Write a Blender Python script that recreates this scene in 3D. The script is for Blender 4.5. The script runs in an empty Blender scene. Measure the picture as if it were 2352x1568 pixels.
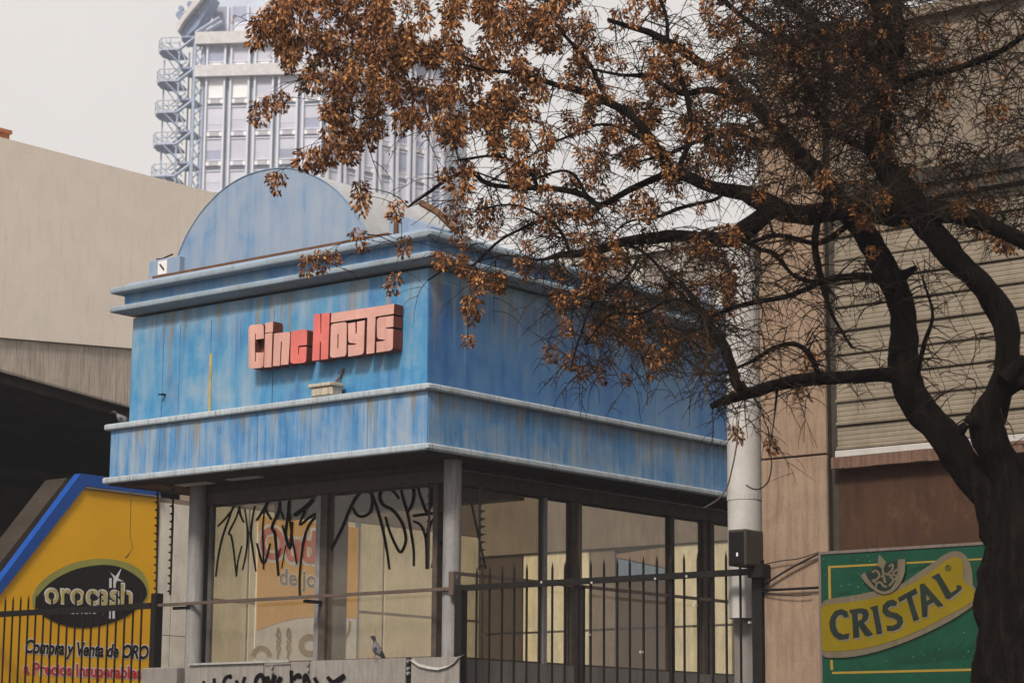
import bpy, bmesh, math, random
from mathutils import Vector, Matrix, noise
from mathutils.geometry import tessellate_polygon

random.seed(7)
scene = bpy.context.scene
COL = scene.collection

# ------------------------------------------------------------------ camera
CF, PITCH, ROLL, YAW = 5418.2, 0.180246, 0.00776651, 0.878475   # focal in 2352-px widths, radians
EYE = Vector((0, 0, 1.6))
_F = Vector((0, math.cos(PITCH), math.sin(PITCH)))
_R0 = Vector((1, 0, 0)); _U0 = Vector((0, -math.sin(PITCH), math.cos(PITCH)))
_R = _R0 * math.cos(ROLL) + _U0 * math.sin(ROLL)
_U = -_R0 * math.sin(ROLL) + _U0 * math.cos(ROLL)
cd = bpy.data.cameras.new('camera'); cam = bpy.data.objects.new('camera', cd); COL.objects.link(cam)
cd.sensor_fit = 'HORIZONTAL'; cd.sensor_width = 36; cd.lens = 36 * CF / 2352
cd.clip_start = 0.1; cd.clip_end = 3000
cd.dof.use_dof = True; cd.dof.focus_distance = 26; cd.dof.aperture_fstop = 4.5
cam.matrix_world = Matrix(((_R.x, _U.x, -_F.x, 0), (_R.y, _U.y, -_F.y, 0), (_R.z, _U.z, -_F.z, 1.6), (0, 0, 0, 1)))
scene.camera = cam

# ------------------------------------------------------------------ light
SUN_EL, SUN_AZ = math.radians(46), math.radians(202)      # azimuth clockwise from +Y: behind the camera, to its left
world = bpy.data.worlds.new('World'); scene.world = world; world.use_nodes = True
nt = world.node_tree; nt.nodes.clear()
out = nt.nodes.new('ShaderNodeOutputWorld'); bg = nt.nodes.new('ShaderNodeBackground')
sky = nt.nodes.new('ShaderNodeTexSky'); sky.sky_type = 'NISHITA'; sky.sun_disc = False
sky.sun_elevation = SUN_EL; sky.sun_rotation = SUN_AZ; sky.air_density = 1.0; sky.dust_density = 6.0; sky.ozone_density = 1.0
hs = nt.nodes.new('ShaderNodeHueSaturation'); hs.inputs['Saturation'].default_value = 0.1
mx = nt.nodes.new('ShaderNodeMix'); mx.data_type = 'RGBA'; mx.inputs['Factor'].default_value = 0.75
mx.inputs['B'].default_value = (6.5, 6.15, 5.85, 1)          # high thin cloud, the same over the whole dome
bg.inputs['Strength'].default_value = 0.1
wt = nt.nodes.new('ShaderNodeTexCoord'); wn = nt.nodes.new('ShaderNodeTexNoise'); wn.inputs['Scale'].default_value = 2.2; wn.inputs['Detail'].default_value = 5
wr = nt.nodes.new('ShaderNodeValToRGB'); wr.color_ramp.elements[0].position = 0.3; wr.color_ramp.elements[0].color = (0.90, 0.895, 0.895, 1); wr.color_ramp.elements[1].position = 0.7; wr.color_ramp.elements[1].color = (1.06, 1.055, 1.05, 1)
wm = nt.nodes.new('ShaderNodeMix'); wm.data_type = 'RGBA'; wm.blend_type = 'MULTIPLY'; wm.inputs['Factor'].default_value = 1.0; wm.inputs['A'].default_value = (6.5, 6.15, 5.85, 1)
nt.links.new(wt.outputs['Generated'], wn.inputs['Vector']); nt.links.new(wn.outputs['Fac'], wr.inputs[0]); nt.links.new(wr.outputs[0], wm.inputs['B']); nt.links.new(wm.outputs['Result'], mx.inputs['B'])
nt.links.new(sky.outputs[0], hs.inputs['Color']); nt.links.new(hs.outputs[0], mx.inputs['A'])
nt.links.new(mx.outputs['Result'], bg.inputs['Color']); nt.links.new(bg.outputs[0], out.inputs['Surface'])
sl = bpy.data.lights.new('sun', 'SUN'); sun = bpy.data.objects.new('sun', sl); COL.objects.link(sun)
sl.energy = 3.0; sl.angle = math.radians(11); sl.color = (1.0, 0.93, 0.84)
_sd = Vector((math.sin(SUN_AZ) * math.cos(SUN_EL), math.cos(SUN_AZ) * math.cos(SUN_EL), math.sin(SUN_EL)))
sun.rotation_euler = _sd.to_track_quat('Z', 'Y').to_euler(); sun.location = (-20, -20, 40)
vs = scene.view_settings; vs.view_transform = 'Standard'; vs.look = 'None'; vs.gamma = 1.0; vs.exposure = 0.5
vs.use_curve_mapping = False
scene.cycles.max_bounces = 10; scene.cycles.transparent_max_bounces = 16; scene.cycles.volume_bounces = 1
scene.cycles.use_denoising = True

# ------------------------------------------------------------------ frames
# L frame: x to the right along the kiosk front, y into depth along its right side, origin under its front corner
LU = Vector((-math.sin(YAW), math.cos(YAW), 0)); LV = Vector((math.cos(YAW), math.sin(YAW), 0))
def ray(px, py):
    return _F + _R * ((px - 1176) / CF) - _U * ((py - 784) / CF)
_r = ray(983, 900); K = EYE + _r * (28.0 / _r.y); K.z = 0
LROT = math.atan2(-LU.y, -LU.x)
_eL = Vector(((EYE - K).dot(-LU), (EYE - K).dot(LV), 1.6))
def rayL(px, py):
    r = ray(px, py); return Vector((r.dot(-LU), r.dot(LV), r.z))
def toW(p): return K + (-LU) * p[0] + LV * p[1] + Vector((0, 0, p[2]))
def hit(px, py, axis, val):
    d = rayL(px, py); i = 'xyz'.index(axis); t = (val - _eL[i]) / d[i]; return _eL + d * t
def front(c):                       # plane y = c, facing the street
    def fn(px, py, d=0.0):
        p = hit(px, py, 'y', c); return (p.x, c - d, p.z)
    return fn
def side(c):                        # plane x = c, facing right
    def fn(px, py, d=0.0):
        p = hit(px, py, 'x', c); return (c + d, p.y, p.z)
    return fn
def at(px, py, Y):                  # world point at depth Y
    r = ray(px, py); return EYE + r * (Y / r.y)
def crop(ox, oy, s):
    return lambda x, y: ((ox + s * x) / 1.63265, (oy + s * y) / 1.63265)

# ------------------------------------------------------------------ object helpers
BASE = {}
def tag(o, label=None, cat=None, group=None, kind=None):
    if label: o['label'] = label
    if cat: o['category'] = cat
    if group: o['group'] = group
    if kind: o['kind'] = kind
    return o
def thing(name, label, cat, base=(0, 0, 0), frame='L', group=None):
    o = bpy.data.objects.new(name, None); COL.objects.link(o); o.empty_display_size = 0.3
    if frame == 'L': o.location = toW(base); o.rotation_euler = (0, 0, LROT)
    else: o.location = base
    BASE[o.name] = Vector(base)
    return tag(o, label, cat, group)

class MB:
    def __init__(s): s.v = []; s.f = []; s.m = []
    def add(s, vs, fs, mi=0):
        n = len(s.v); s.v += [tuple(p) for p in vs]; s.f += [tuple(i + n for i in f) for f in fs]; s.m += [mi] * len(fs); return s
    def box(s, x0, x1, y0, y1, z0, z1, mi=0):
        return s.add([(x0, y0, z0), (x1, y0, z0), (x1, y1, z0), (x0, y1, z0), (x0, y0, z1), (x1, y0, z1), (x1, y1, z1), (x0, y1, z1)],
                     [(3, 2, 1, 0), (4, 5, 6, 7), (0, 1, 5, 4), (1, 2, 6, 5), (2, 3, 7, 6), (3, 0, 4, 7)], mi)
    def prism(s, outer, fn, d0, d1, holes=(), mf=0, ms=None):
        ms = mf if ms is None else ms
        loops = [list(outer)] + [list(h) for h in holes]
        flat = [p for l in loops for p in l]; n = len(flat)
        tris = tessellate_polygon([[Vector((p[0], p[1], 0)) for p in l] for l in loops])
        A = [fn(p[0], p[1], d1) for p in flat]; B = [fn(p[0], p[1], d0) for p in flat]
        k = len(s.v); s.v += [tuple(p) for p in A + B]
        for t in tris:
            s.f.append(tuple(k + i for i in t)); s.m.append(mf)
            s.f.append(tuple(k + n + i for i in reversed(t))); s.m.append(ms)
        o = 0
        for l in loops:
            for i in range(len(l)):
                j = (i + 1) % len(l); s.f.append((k + o + i, k + o + j, k + n + o + j, k + n + o + i)); s.m.append(ms)
            o += len(l)
        return s
    def tube(s, pts, rads, n=6, mi=0, cap=True, wob=0.0):
        pts = [Vector(p) for p in pts]
        if not hasattr(rads, '__len__'): rads = [rads] * len(pts)
        k = len(s.v); prev = None
        for i, p in enumerate(pts):
            t = (pts[min(i + 1, len(pts) - 1)] - pts[max(i - 1, 0)])
            if t.length < 1e-9: t = Vector((0, 0, 1))
            t.normalize()
            if prev is None:
                a = Vector((0, 0, 1)) if abs(t.z) < 0.9 else Vector((1, 0, 0))
                x = t.cross(a).normalized()
            else:
                x = (prev - t * prev.dot(t))
                if x.length < 1e-6: x = t.cross(Vector((1, 0, 0)))
                x.normalize()
            prev = x; y = t.cross(x)
            for j in range(n):
                w = 2 * math.pi * j / n
                r = rads[i]
                if wob: r *= 1 + wob * (noise.noise(p * 3.1 + Vector((math.cos(w), math.sin(w), 0)) * 0.9) + 0.6 * noise.noise(p * 9.0 + Vector((math.cos(w), math.sin(w), 0)) * 2.6))
                s.v.append(tuple(p + x * (math.cos(w) * r) + y * (math.sin(w) * r)))
        for i in range(len(pts) - 1):
            for j in range(n):
                a = k + i * n + j; b = k + i * n + (j + 1) % n
                s.f.append((a, b, b + n, a + n)); s.m.append(mi)
        if cap and n > 2:
            q = len(s.v); e = k + (len(pts) - 1) * n                    # caps on vertices of their own, so the sides shade cleanly
            s.v += s.v[k:k + n] + s.v[e:e + n]
            s.f.append(tuple(q + j for j in reversed(range(n)))); s.m.append(mi)
            s.f.append(tuple(q + n + j for j in range(n))); s.m.append(mi)
        return s
    def ribbon(s, pts, fn, w, d0, d1, mi=0):         # a flat stroke painted on a plane, widths in picture units
        n = len(pts); ws = w if hasattr(w, '__len__') else [w] * n
        L = []; Rr = []
        for i in range(n):
            a = pts[max(i - 1, 0)]; b = pts[min(i + 1, n - 1)]
            tx, ty = b[0] - a[0], b[1] - a[1]; l = math.hypot(tx, ty) or 1
            nx, ny = -ty / l * ws[i] / 2, tx / l * ws[i] / 2
            L.append((pts[i][0] + nx, pts[i][1] + ny)); Rr.append((pts[i][0] - nx, pts[i][1] - ny))
        for i in range(n - 1):
            q = [L[i], L[i + 1], Rr[i + 1], Rr[i]]
            top = [fn(x, y, d1) for x, y in q]
            s.add(top, [(0, 1, 2, 3)], mi)
        return s
    def build(s, name, mats, parent=None, smooth=False, bevel=0, base=None, recalc=True, seg=1):
        mats = mats if isinstance(mats, (list, tuple)) else [mats]
        b = BASE[parent.name] if parent is not None else Vector(base or (0, 0, 0))
        me = bpy.data.meshes.new(name)
        me.from_pydata([(p[0] - b.x, p[1] - b.y, p[2] - b.z) for p in s.v], [], s.f)
        for m in mats: me.materials.append(m)
        for i, mi in enumerate(s.m): me.polygons[i].material_index = mi
        if recalc or bevel:
            bm = bmesh.new(); bm.from_mesh(me)
            if recalc: bmesh.ops.recalc_face_normals(bm, faces=bm.faces)
            if bevel:
                bmesh.ops.bevel(bm, geom=bm.edges[:], offset=bevel, segments=seg, profile=0.5, affect='EDGES', clamp_overlap=True)
            bm.to_mesh(me); bm.free()
        if smooth:
            for p in me.polygons: p.use_smooth = True
        o = bpy.data.objects.new(name, me); COL.objects.link(o)
        if parent is not None: o.parent = parent
        BASE[o.name] = b
        return o
def solo(mb, name, mats, label, cat, base=(0, 0, 0), frame='L', group=None, kind=None, **kw):
    o = mb.build(name, mats, base=base, **kw)
    if frame == 'L': o.location = toW(base); o.rotation_euler = (0, 0, LROT)
    else: o.location = base
    return tag(o, label, cat, group, kind)
def smooth_path(pts, n=4):
    out = []
    for i in range(len(pts) - 1):
        p0 = pts[max(i - 1, 0)]; p1 = pts[i]; p2 = pts[i + 1]; p3 = pts[min(i + 2, len(pts) - 1)]
        for k in range(n):
            t = k / n
            out.append(tuple(0.5 * (2 * b + (c - a) * t + (2 * a - 5 * b + 4 * c - d) * t * t + (3 * b - a - 3 * c + d) * t ** 3)
                             for a, b, c, d in zip(p0, p1, p2, p3)))
    out.append(tuple(pts[-1])); return out

# ------------------------------------------------------------------ materials
def rgb(c): return (c[0], c[1], c[2], 1)
class NT:
    def __init__(s, name):
        s.m = bpy.data.materials.new(name); s.m.use_nodes = True; s.t = s.m.node_tree; s.t.nodes.clear()
        s.o = s.t.nodes.new('ShaderNodeOutputMaterial'); s.b = s.t.nodes.new('ShaderNodeBsdfPrincipled')
        s.t.links.new(s.b.outputs[0], s.o.inputs['Surface'])
        s.tc = s.t.nodes.new('ShaderNodeTexCoord')
    def n(s, t, **kw):
        x = s.t.nodes.new(t)
        for k, v in kw.items(): setattr(x, k, v)
        return x
    def l(s, a, b): s.t.links.new(a, b)
    def noise(s, scale, stretch=(1, 1, 1), detail=6, rough=0.6, dist=0.0, off=(0, 0, 0)):
        mp = s.n('ShaderNodeMapping'); mp.inputs['Scale'].default_value = stretch; mp.inputs['Location'].default_value = off
        s.l(s.tc.outputs['Object'], mp.inputs['Vector'])
        nz = s.n('ShaderNodeTexNoise'); nz.inputs['Scale'].default_value = scale; nz.inputs['Detail'].default_value = detail
        nz.inputs['Roughness'].default_value = rough; nz.inputs['Distortion'].default_value = dist
        s.l(mp.outputs[0], nz.inputs['Vector']); return nz.outputs['Fac']
    def ramp(s, fac, stops):
        r = s.n('ShaderNodeValToRGB'); cr = r.color_ramp
        while len(cr.elements) < len(stops): cr.elements.new(0.5)
        for e, (p, c) in zip(cr.elements, stops):
            e.position = p; e.color = rgb(c) if hasattr(c, '__len__') else (c, c, c, 1)
        s.l(fac, r.inputs[0]); return r.outputs[0]
    def mix(s, fac, a, b, mode='MIX'):
        x = s.n('ShaderNodeMix', data_type='RGBA', blend_type=mode)
        for k, v in (('Factor', fac), ('A', a), ('B', b)):
            if isinstance(v, bpy.types.NodeSocket): s.l(v, x.inputs[k] if k != 'Factor' else x.inputs['Factor'])
            else: x.inputs[k].default_value = v if k == 'Factor' else rgb(v)
        return x.outputs['Result']
    def bump(s, h, strength, dist=0.02):
        b = s.n('ShaderNodeBump'); b.inputs['Strength'].default_value = strength; b.inputs['Distance'].default_value = dist
        s.l(h, b.inputs['Height']); s.l(b.outputs[0], s.b.inputs['Normal'])
    def fin(s, col, rough=0.7, metal=0.0, spec=0.22):
        if isinstance(col, bpy.types.NodeSocket): s.l(col, s.b.inputs['Base Color'])
        else: s.b.inputs['Base Color'].default_value = rgb(col)
        if isinstance(rough, bpy.types.NodeSocket): s.l(rough, s.b.inputs['Roughness'])
        else: s.b.inputs['Roughness'].default_value = rough
        s.b.inputs['Metallic'].default_value = metal; s.b.inputs['Specular IOR Level'].default_value = spec
        return s.m
KA = 0.80                                                          # overall reflectance scale
def plain(name, c, rough=0.7, var=0.25, scale=6, bump=0.0, bs=60, metal=0.0, spec=0.15, stretch=(1, 1, 1)):
    t = NT(name); c = tuple(x * KA for x in c)
    f = t.noise(scale, stretch)
    dark = tuple(x * (1 - var) for x in c); lite = tuple(min(1, x * (1 + var)) for x in c)
    col = t.ramp(f, [(0.3, dark), (0.7, lite)])
    if bump: t.bump(t.noise(bs), bump)
    return t.fin(col, rough, metal, spec)

def stained(name, c, dirt, rust=None, rough=0.8, streak=1.0, bump=0.1, amount=0.55, fine=1.0, var=(0.82, 1.12)):
    t = NT(name); c = tuple(x * KA for x in c); dirt = tuple(x * KA for x in dirt); rust = rust and tuple(x * KA for x in rust)
    f = t.noise(2.2, (1, 1, 1), 8, 0.65)
    col = t.ramp(f, [(0.3, tuple(x * var[0] for x in c)), (0.7, tuple(min(1, x * var[1]) for x in c))])
    s1 = t.noise(5.0, (3 * streak, 3 * streak, 0.35), 6, 0.6)
    k = t.ramp(s1, [(amount - 0.05, 0.0), (amount + 0.18, 0.75)])
    col = t.mix(k, col, dirt)
    if rust:
        s2 = t.noise(2.5, (2, 2, 1.2), 7, 0.7, off=(4, 2, 9)); col = t.mix(t.ramp(s2, [(0.56, 0.0), (0.75, 0.7)]), col, rust)
    s3 = t.noise(40 * fine, (1, 1, 1), 4); col = t.mix(t.ramp(s3, [(0.35, 0.0), (0.62, 0.18)]), col, tuple(x * 0.5 for x in dirt))
    if bump: t.bump(t.noise(70), bump, 0.01)
    return t.fin(col, rough)

def blue_paint(name, sat, mid, pale, k=0.5, rust=0.66, streak=1.0, chalk=0.5, top=None, drip=0.8, rough=0.45):
    t = NT(name)
    big = t.noise(0.9, (1, 1, 1.3), 6, 0.62, 0.6)                      # large weathered patches
    f = t.noise(3.2, (2.2 * streak, 2.2 * streak, 0.20), 8, 0.66)      # runs
    ad = t.n('ShaderNodeMath', operation='MULTIPLY_ADD'); t.l(big, ad.inputs[0]); ad.inputs[1].default_value = 0.9; t.l(f, ad.inputs[2])
    mu = t.n('ShaderNodeMath', operation='MULTIPLY'); t.l(ad.outputs[0], mu.inputs[0]); mu.inputs[1].default_value = 0.526
    col = t.ramp(mu.outputs[0], [(k - 0.11, sat), (k, mid), (k + 0.13, pale)])
    ch = t.noise(1.6, (1.6, 1.6, 0.45), 9, 0.72, 0.4, off=(1, 8, 3))
    col = t.mix(t.ramp(ch, [(0.48, 0.0), (0.66, chalk)]), col, pale)
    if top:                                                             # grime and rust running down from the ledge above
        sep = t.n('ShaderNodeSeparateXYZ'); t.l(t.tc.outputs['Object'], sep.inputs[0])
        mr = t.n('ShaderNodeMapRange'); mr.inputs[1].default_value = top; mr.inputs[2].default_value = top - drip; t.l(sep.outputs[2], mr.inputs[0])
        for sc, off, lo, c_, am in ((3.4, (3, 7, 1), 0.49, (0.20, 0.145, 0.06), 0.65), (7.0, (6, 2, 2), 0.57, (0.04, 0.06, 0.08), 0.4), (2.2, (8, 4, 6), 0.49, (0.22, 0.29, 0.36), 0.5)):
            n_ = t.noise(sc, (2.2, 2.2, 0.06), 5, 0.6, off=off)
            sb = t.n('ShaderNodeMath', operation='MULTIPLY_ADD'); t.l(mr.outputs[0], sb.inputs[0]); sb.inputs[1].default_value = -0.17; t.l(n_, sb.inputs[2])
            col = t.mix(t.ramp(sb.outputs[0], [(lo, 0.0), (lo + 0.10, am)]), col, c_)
    r1 = t.noise(6.0, (2.2, 2.2, 0.12), 5, 0.6, off=(3, 7, 5)); col = t.mix(t.ramp(r1, [(rust, 0.0), (rust + 0.12, 0.7)]), col, (0.24, 0.19, 0.09))
    r3 = t.noise(55, (1, 1, 0.6), 3); col = t.mix(t.ramp(r3, [(0.71, 0.0), (0.76, 0.8)]), col, (0.02, 0.025, 0.03))
    r4 = t.noise(2.2, (1, 1, 1), 7, 0.75, off=(4, 4, 4)); col = t.mix(t.ramp(r4, [(0.62, 0.0), (0.82, 0.25)]), col, (0.06, 0.085, 0.11))
    t.bump(t.noise(2.5, (1, 1, 0.6), 3), 0.15, 0.04)
    return t.fin(col, rough, 0, 0.3)

SAT, MID, PALE = (0.016, 0.118, 0.28), (0.058, 0.212, 0.375), (0.20, 0.285, 0.36)
M = {}
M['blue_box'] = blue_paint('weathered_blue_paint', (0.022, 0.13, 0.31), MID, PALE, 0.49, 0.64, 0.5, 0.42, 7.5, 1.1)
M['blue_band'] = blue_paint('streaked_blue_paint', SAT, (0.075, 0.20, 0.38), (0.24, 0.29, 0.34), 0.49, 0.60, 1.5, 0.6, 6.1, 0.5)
M['blue_side_shade'] = blue_paint('shaded_side_blue_paint', (0.02, 0.085, 0.25), (0.045, 0.14, 0.30), (0.10, 0.18, 0.29), 0.50, 0.68, 0.4, 0.35, 7.5, 1.1)  # the front blue darkened, the right wall's shade put into its colour
M['blue_frieze'] = blue_paint('frieze_blue_paint', (0.03, 0.12, 0.29), (0.07, 0.19, 0.36), (0.19, 0.25, 0.32), 0.49, 0.62, 0.8, 0.5)
M['blue_arch'] = blue_paint('chalky_blue_paint', (0.085, 0.19, 0.34), (0.19, 0.255, 0.355), (0.245, 0.29, 0.36), 0.47, 0.70, 0.8, 0.5)
M['trim'] = stained('chipped_trim_paint', (0.30, 0.39, 0.48), (0.34, 0.27, 0.17), (0.17, 0.10, 0.05), 0.6, 2.0, 0.4, 0.53)
M['trim_white'] = stained('flaking_white_trim', (0.47, 0.53, 0.58), (0.17, 0.13, 0.10), (0.10, 0.25, 0.44), 0.7, 3.0, 0.6, 0.54, 1.6)
M['vault'] = stained('cream_vault_paint', (0.43, 0.435, 0.45), (0.36, 0.33, 0.29), None, 0.7, 1.0, 0.1)
M['rust'] = stained('rusty_edge', (0.16, 0.075, 0.035), (0.05, 0.03, 0.02), None, 0.9, 2.0, 0.5)
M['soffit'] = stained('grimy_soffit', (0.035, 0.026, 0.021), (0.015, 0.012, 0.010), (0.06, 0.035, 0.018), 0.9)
M['brown_frame'] = plain('brown_window_frame', (0.085, 0.064, 0.052), 0.5, 0.3, 8, 0.1)
M['steel_frame'] = plain('grey_steel_strip', (0.26, 0.25, 0.25), 0.45, 0.2, 5, metal=0.3)
M['column'] = stained('grey_column_paint', (0.30, 0.285, 0.28), (0.15, 0.125, 0.11), (0.17, 0.12, 0.09), 0.6, 1.5, 0.25)
M['black_metal'] = plain('black_iron', (0.014, 0.0115, 0.0105), 0.5, 0.35, 20, 0.2, 90)
M['rail'] = stained('rusted_rail', (0.12, 0.085, 0.07), (0.05, 0.03, 0.025), (0.2, 0.10, 0.055), 0.75, 2.0, 0.4)
M['sheet'] = stained('painted_metal_sheet', (0.30, 0.27, 0.245), (0.19, 0.165, 0.145), (0.16, 0.12, 0.09), 0.55, 1.0, 0.1, 0.5)
M['sheet_light'] = stained('pale_metal_sheet', (0.42, 0.40, 0.37), (0.22, 0.2, 0.18), None, 0.5, 1.0, 0.1)
M['spray'] = plain('black_spray_paint', (0.008, 0.006, 0.006), 0.8, 0.2, spec=0.03)
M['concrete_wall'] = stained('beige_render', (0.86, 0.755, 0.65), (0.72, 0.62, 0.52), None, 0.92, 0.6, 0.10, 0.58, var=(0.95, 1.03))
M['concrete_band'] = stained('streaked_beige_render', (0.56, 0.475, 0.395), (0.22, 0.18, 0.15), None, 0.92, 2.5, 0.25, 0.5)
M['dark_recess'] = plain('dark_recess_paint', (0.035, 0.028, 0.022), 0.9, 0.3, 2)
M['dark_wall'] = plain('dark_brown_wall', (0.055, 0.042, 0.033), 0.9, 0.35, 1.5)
M['brick'] = plain('orange_brick', (0.38, 0.15, 0.07), 0.9, 0.3, 9)
M['yellow'] = plain('yellow_sign_vinyl', (0.86, 0.44, 0.014), 0.4, 0.08, 0.7)
M['sign_blue'] = plain('blue_sign_border', (0.017, 0.08, 0.34), 0.4, 0.1)
M['sign_black'] = plain('black_sign_vinyl', (0.014, 0.011, 0.010), 0.4, 0.1)
M['sign_white'] = plain('white_sign_vinyl', (0.78, 0.76, 0.76), 0.5, 0.05)
M['sign_red'] = plain('red_sign_vinyl', (0.6, 0.04, 0.05), 0.5, 0.1)
M['sign_rim'] = plain('olive_gold_vinyl', (0.40, 0.38, 0.10), 0.4, 0.25, 0.5)
M['gold'] = plain('gold_letter_vinyl', (0.58, 0.46, 0.16), 0.4, 0.25, 3)
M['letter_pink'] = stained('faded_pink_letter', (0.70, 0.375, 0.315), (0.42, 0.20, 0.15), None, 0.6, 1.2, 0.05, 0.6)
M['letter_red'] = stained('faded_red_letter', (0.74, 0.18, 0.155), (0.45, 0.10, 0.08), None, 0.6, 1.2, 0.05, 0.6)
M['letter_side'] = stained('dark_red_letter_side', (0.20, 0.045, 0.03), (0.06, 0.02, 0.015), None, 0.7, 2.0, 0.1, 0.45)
M['lamp_cream'] = stained('cream_lamp_paint', (0.55, 0.50, 0.40), (0.25, 0.17, 0.09), (0.16, 0.10, 0.05), 0.6, 2.0, 0.2, 0.5)
M['cream'] = stained('cream_panel', (0.95, 0.84, 0.58), (0.46, 0.39, 0.27), None, 0.6, 0.5, 0.0, 0.62)
M['white_panel'] = stained('off_white_panel', (0.85, 0.77, 0.66), (0.46, 0.38, 0.30), None, 0.7, 0.8, 0.05, 0.6)
M['taupe'] = plain('taupe_panel', (0.23, 0.18, 0.135), 0.6, 0.15, 2)
M['wood'] = stained('brown_wood_panel', (0.10, 0.066, 0.045), (0.07, 0.05, 0.037), None, 0.55, 3.0, 0.05, 0.5)
M['blue_strip'] = plain('blue_grey_strip', (0.19, 0.27, 0.38), 0.5, 0.1)
M['poster_orange'] = plain('orange_poster', (0.98, 0.50, 0.06), 0.5, 0.12, 1)
M['poster_red'] = plain('red_poster_letters', (0.80, 0.16, 0.07), 0.5, 0.08)
M['poster_white'] = plain('white_poster', (0.95, 0.9, 0.82), 0.5, 0.06)
M['poster_brown'] = plain('brown_poster_print', (0.36, 0.24, 0.10), 0.5, 0.2, 6)
M['poster_grey'] = plain('grey_poster_letters', (0.17, 0.13, 0.11), 0.5, 0.1)
M['plaster'] = stained('pinkish_concrete', (0.335, 0.235, 0.165), (0.21, 0.13, 0.085), (0.30, 0.185, 0.115), 0.9, 1.2, 0.3, 0.50)
M['brown_render'] = stained('brown_render', (0.075, 0.036, 0.02), (0.045, 0.022, 0.014), (0.15, 0.075, 0.04), 0.95, 0.6, 0.8, 0.5)
M['sill'] = stained('crumbling_brown_sill', (0.20, 0.115, 0.08), (0.07, 0.04, 0.03), (0.40, 0.33, 0.28), 0.95, 3.0, 0.8, 0.5, 1.5)
M['shutter'] = stained('beige_shutter', (0.285, 0.235, 0.175), (0.20, 0.155, 0.11), None, 0.55, 0.5, 0.05, 0.52)
M['white_strip'] = plain('white_strip_paint', (0.48, 0.45, 0.42), 0.6, 0.1)
M['upper_clad'] = stained('beige_cladding', (0.235, 0.185, 0.14), (0.27, 0.21, 0.16), None, 0.8, 0.8, 0.1)
M['beam'] = plain('dark_beam', (0.06, 0.05, 0.04), 0.8, 0.25, 3)
M['white_pipe'] = stained('white_pipe_paint', (0.54, 0.51, 0.485), (0.50, 0.46, 0.43), None, 0.4, 0.8, 0.0, 0.6)
M['grey_conc'] = stained('grey_concrete', (0.26, 0.235, 0.215), (0.15, 0.13, 0.115), None, 0.9, 1.0, 0.3)
M['beer_green'] = plain('green_sign_print', (0.0065, 0.056, 0.031), 0.35, 0.25, 3)
M['beer_lite'] = plain('pale_green_drops', (0.06, 0.24, 0.15), 0.2, 0.2)
M['beer_dark'] = plain('dark_green_print', (0.006, 0.045, 0.024), 0.4, 0.1)
M['beer_yellow'] = plain('yellow_sign_print', (0.19, 0.135, 0.003), 0.4, 0.12, 2)
M['beer_gold'] = plain('gold_line_print', (0.30, 0.20, 0.03), 0.4, 0.1)
M['beer_rim'] = stained('tan_banner_rim', (0.15, 0.12, 0.078), (0.10, 0.075, 0.045), None, 0.4, 1.0, 0.0)
M['beer_black'] = plain('blackish_green_letters', (0.014, 0.022, 0.016), 0.35, 0.3, 6)
M['beer_grey'] = plain('grey_letter_shadow_print', (0.17, 0.145, 0.11), 0.4, 0.1)
M['sign_frame'] = stained('dull_sign_frame', (0.19, 0.15, 0.13), (0.10, 0.07, 0.06), None, 0.6, 2.0, 0.1)
M['rubber'] = plain('black_cable', (0.02, 0.017, 0.016), 0.6, 0.2)
M['speaker'] = plain('black_speaker_grille', (0.008, 0.007, 0.007), 0.7, 0.2, 50)
M['speaker_box'] = plain('brown_grey_housing', (0.05, 0.042, 0.036), 0.5, 0.25, 8)
M['asphalt'] = plain('asphalt', (0.05, 0.05, 0.05), 0.9, 0.25, 3, 0.2)
M['pavement'] = plain('pavement_slabs', (0.17, 0.16, 0.15), 0.9, 0.2, 2, 0.2)
M['far_wall'] = plain('grey_brown_far_wall', (0.24, 0.20, 0.175), 0.9, 0.2, 0.5)
M['far_pale'] = plain('pale_far_strip', (0.50, 0.47, 0.42), 0.9, 0.1, 0.5)
M['tower_body'] = plain('tower_hazed_blue_grey', (0.52, 0.57, 0.67), 0.6, 0.1, 0.3)  # tower tones carry distance haze in their colour: lifted pale and low in contrast
M['tower_band'] = stained('tower_concrete_band', (0.62, 0.59, 0.60), (0.74, 0.70, 0.69), None, 0.8, 0.3, 0.0)
M['tower_white'] = plain('tower_white_frame', (0.64, 0.65, 0.72), 0.6, 0.06, 0.5)
M['tower_blind'] = plain('tower_white_blind', (0.86, 0.85, 0.86), 0.6, 0.05, 0.5)
M['tower_grey'] = plain('tower_grey_blind', (0.54, 0.54, 0.62), 0.4, 0.08, 0.5)
M['tower_glass'] = plain('tower_hazed_dark_glass', (0.33, 0.35, 0.46), 0.15, 0.2, 0.4)
M['tower_pale'] = plain('tower_hazed_pale_glass', (0.60, 0.60, 0.67), 0.3, 0.08, 0.4)
M['tower_vent'] = plain('tower_vent_grille', (0.45, 0.44, 0.49), 0.6, 0.15, 0.5)
M['stair_steel'] = plain('pale_blue_steel', (0.40, 0.46, 0.58), 0.5, 0.15, 1)
M['stair_dark'] = plain('blue_grey_steel', (0.24, 0.29, 0.43), 0.5, 0.15, 1)
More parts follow.
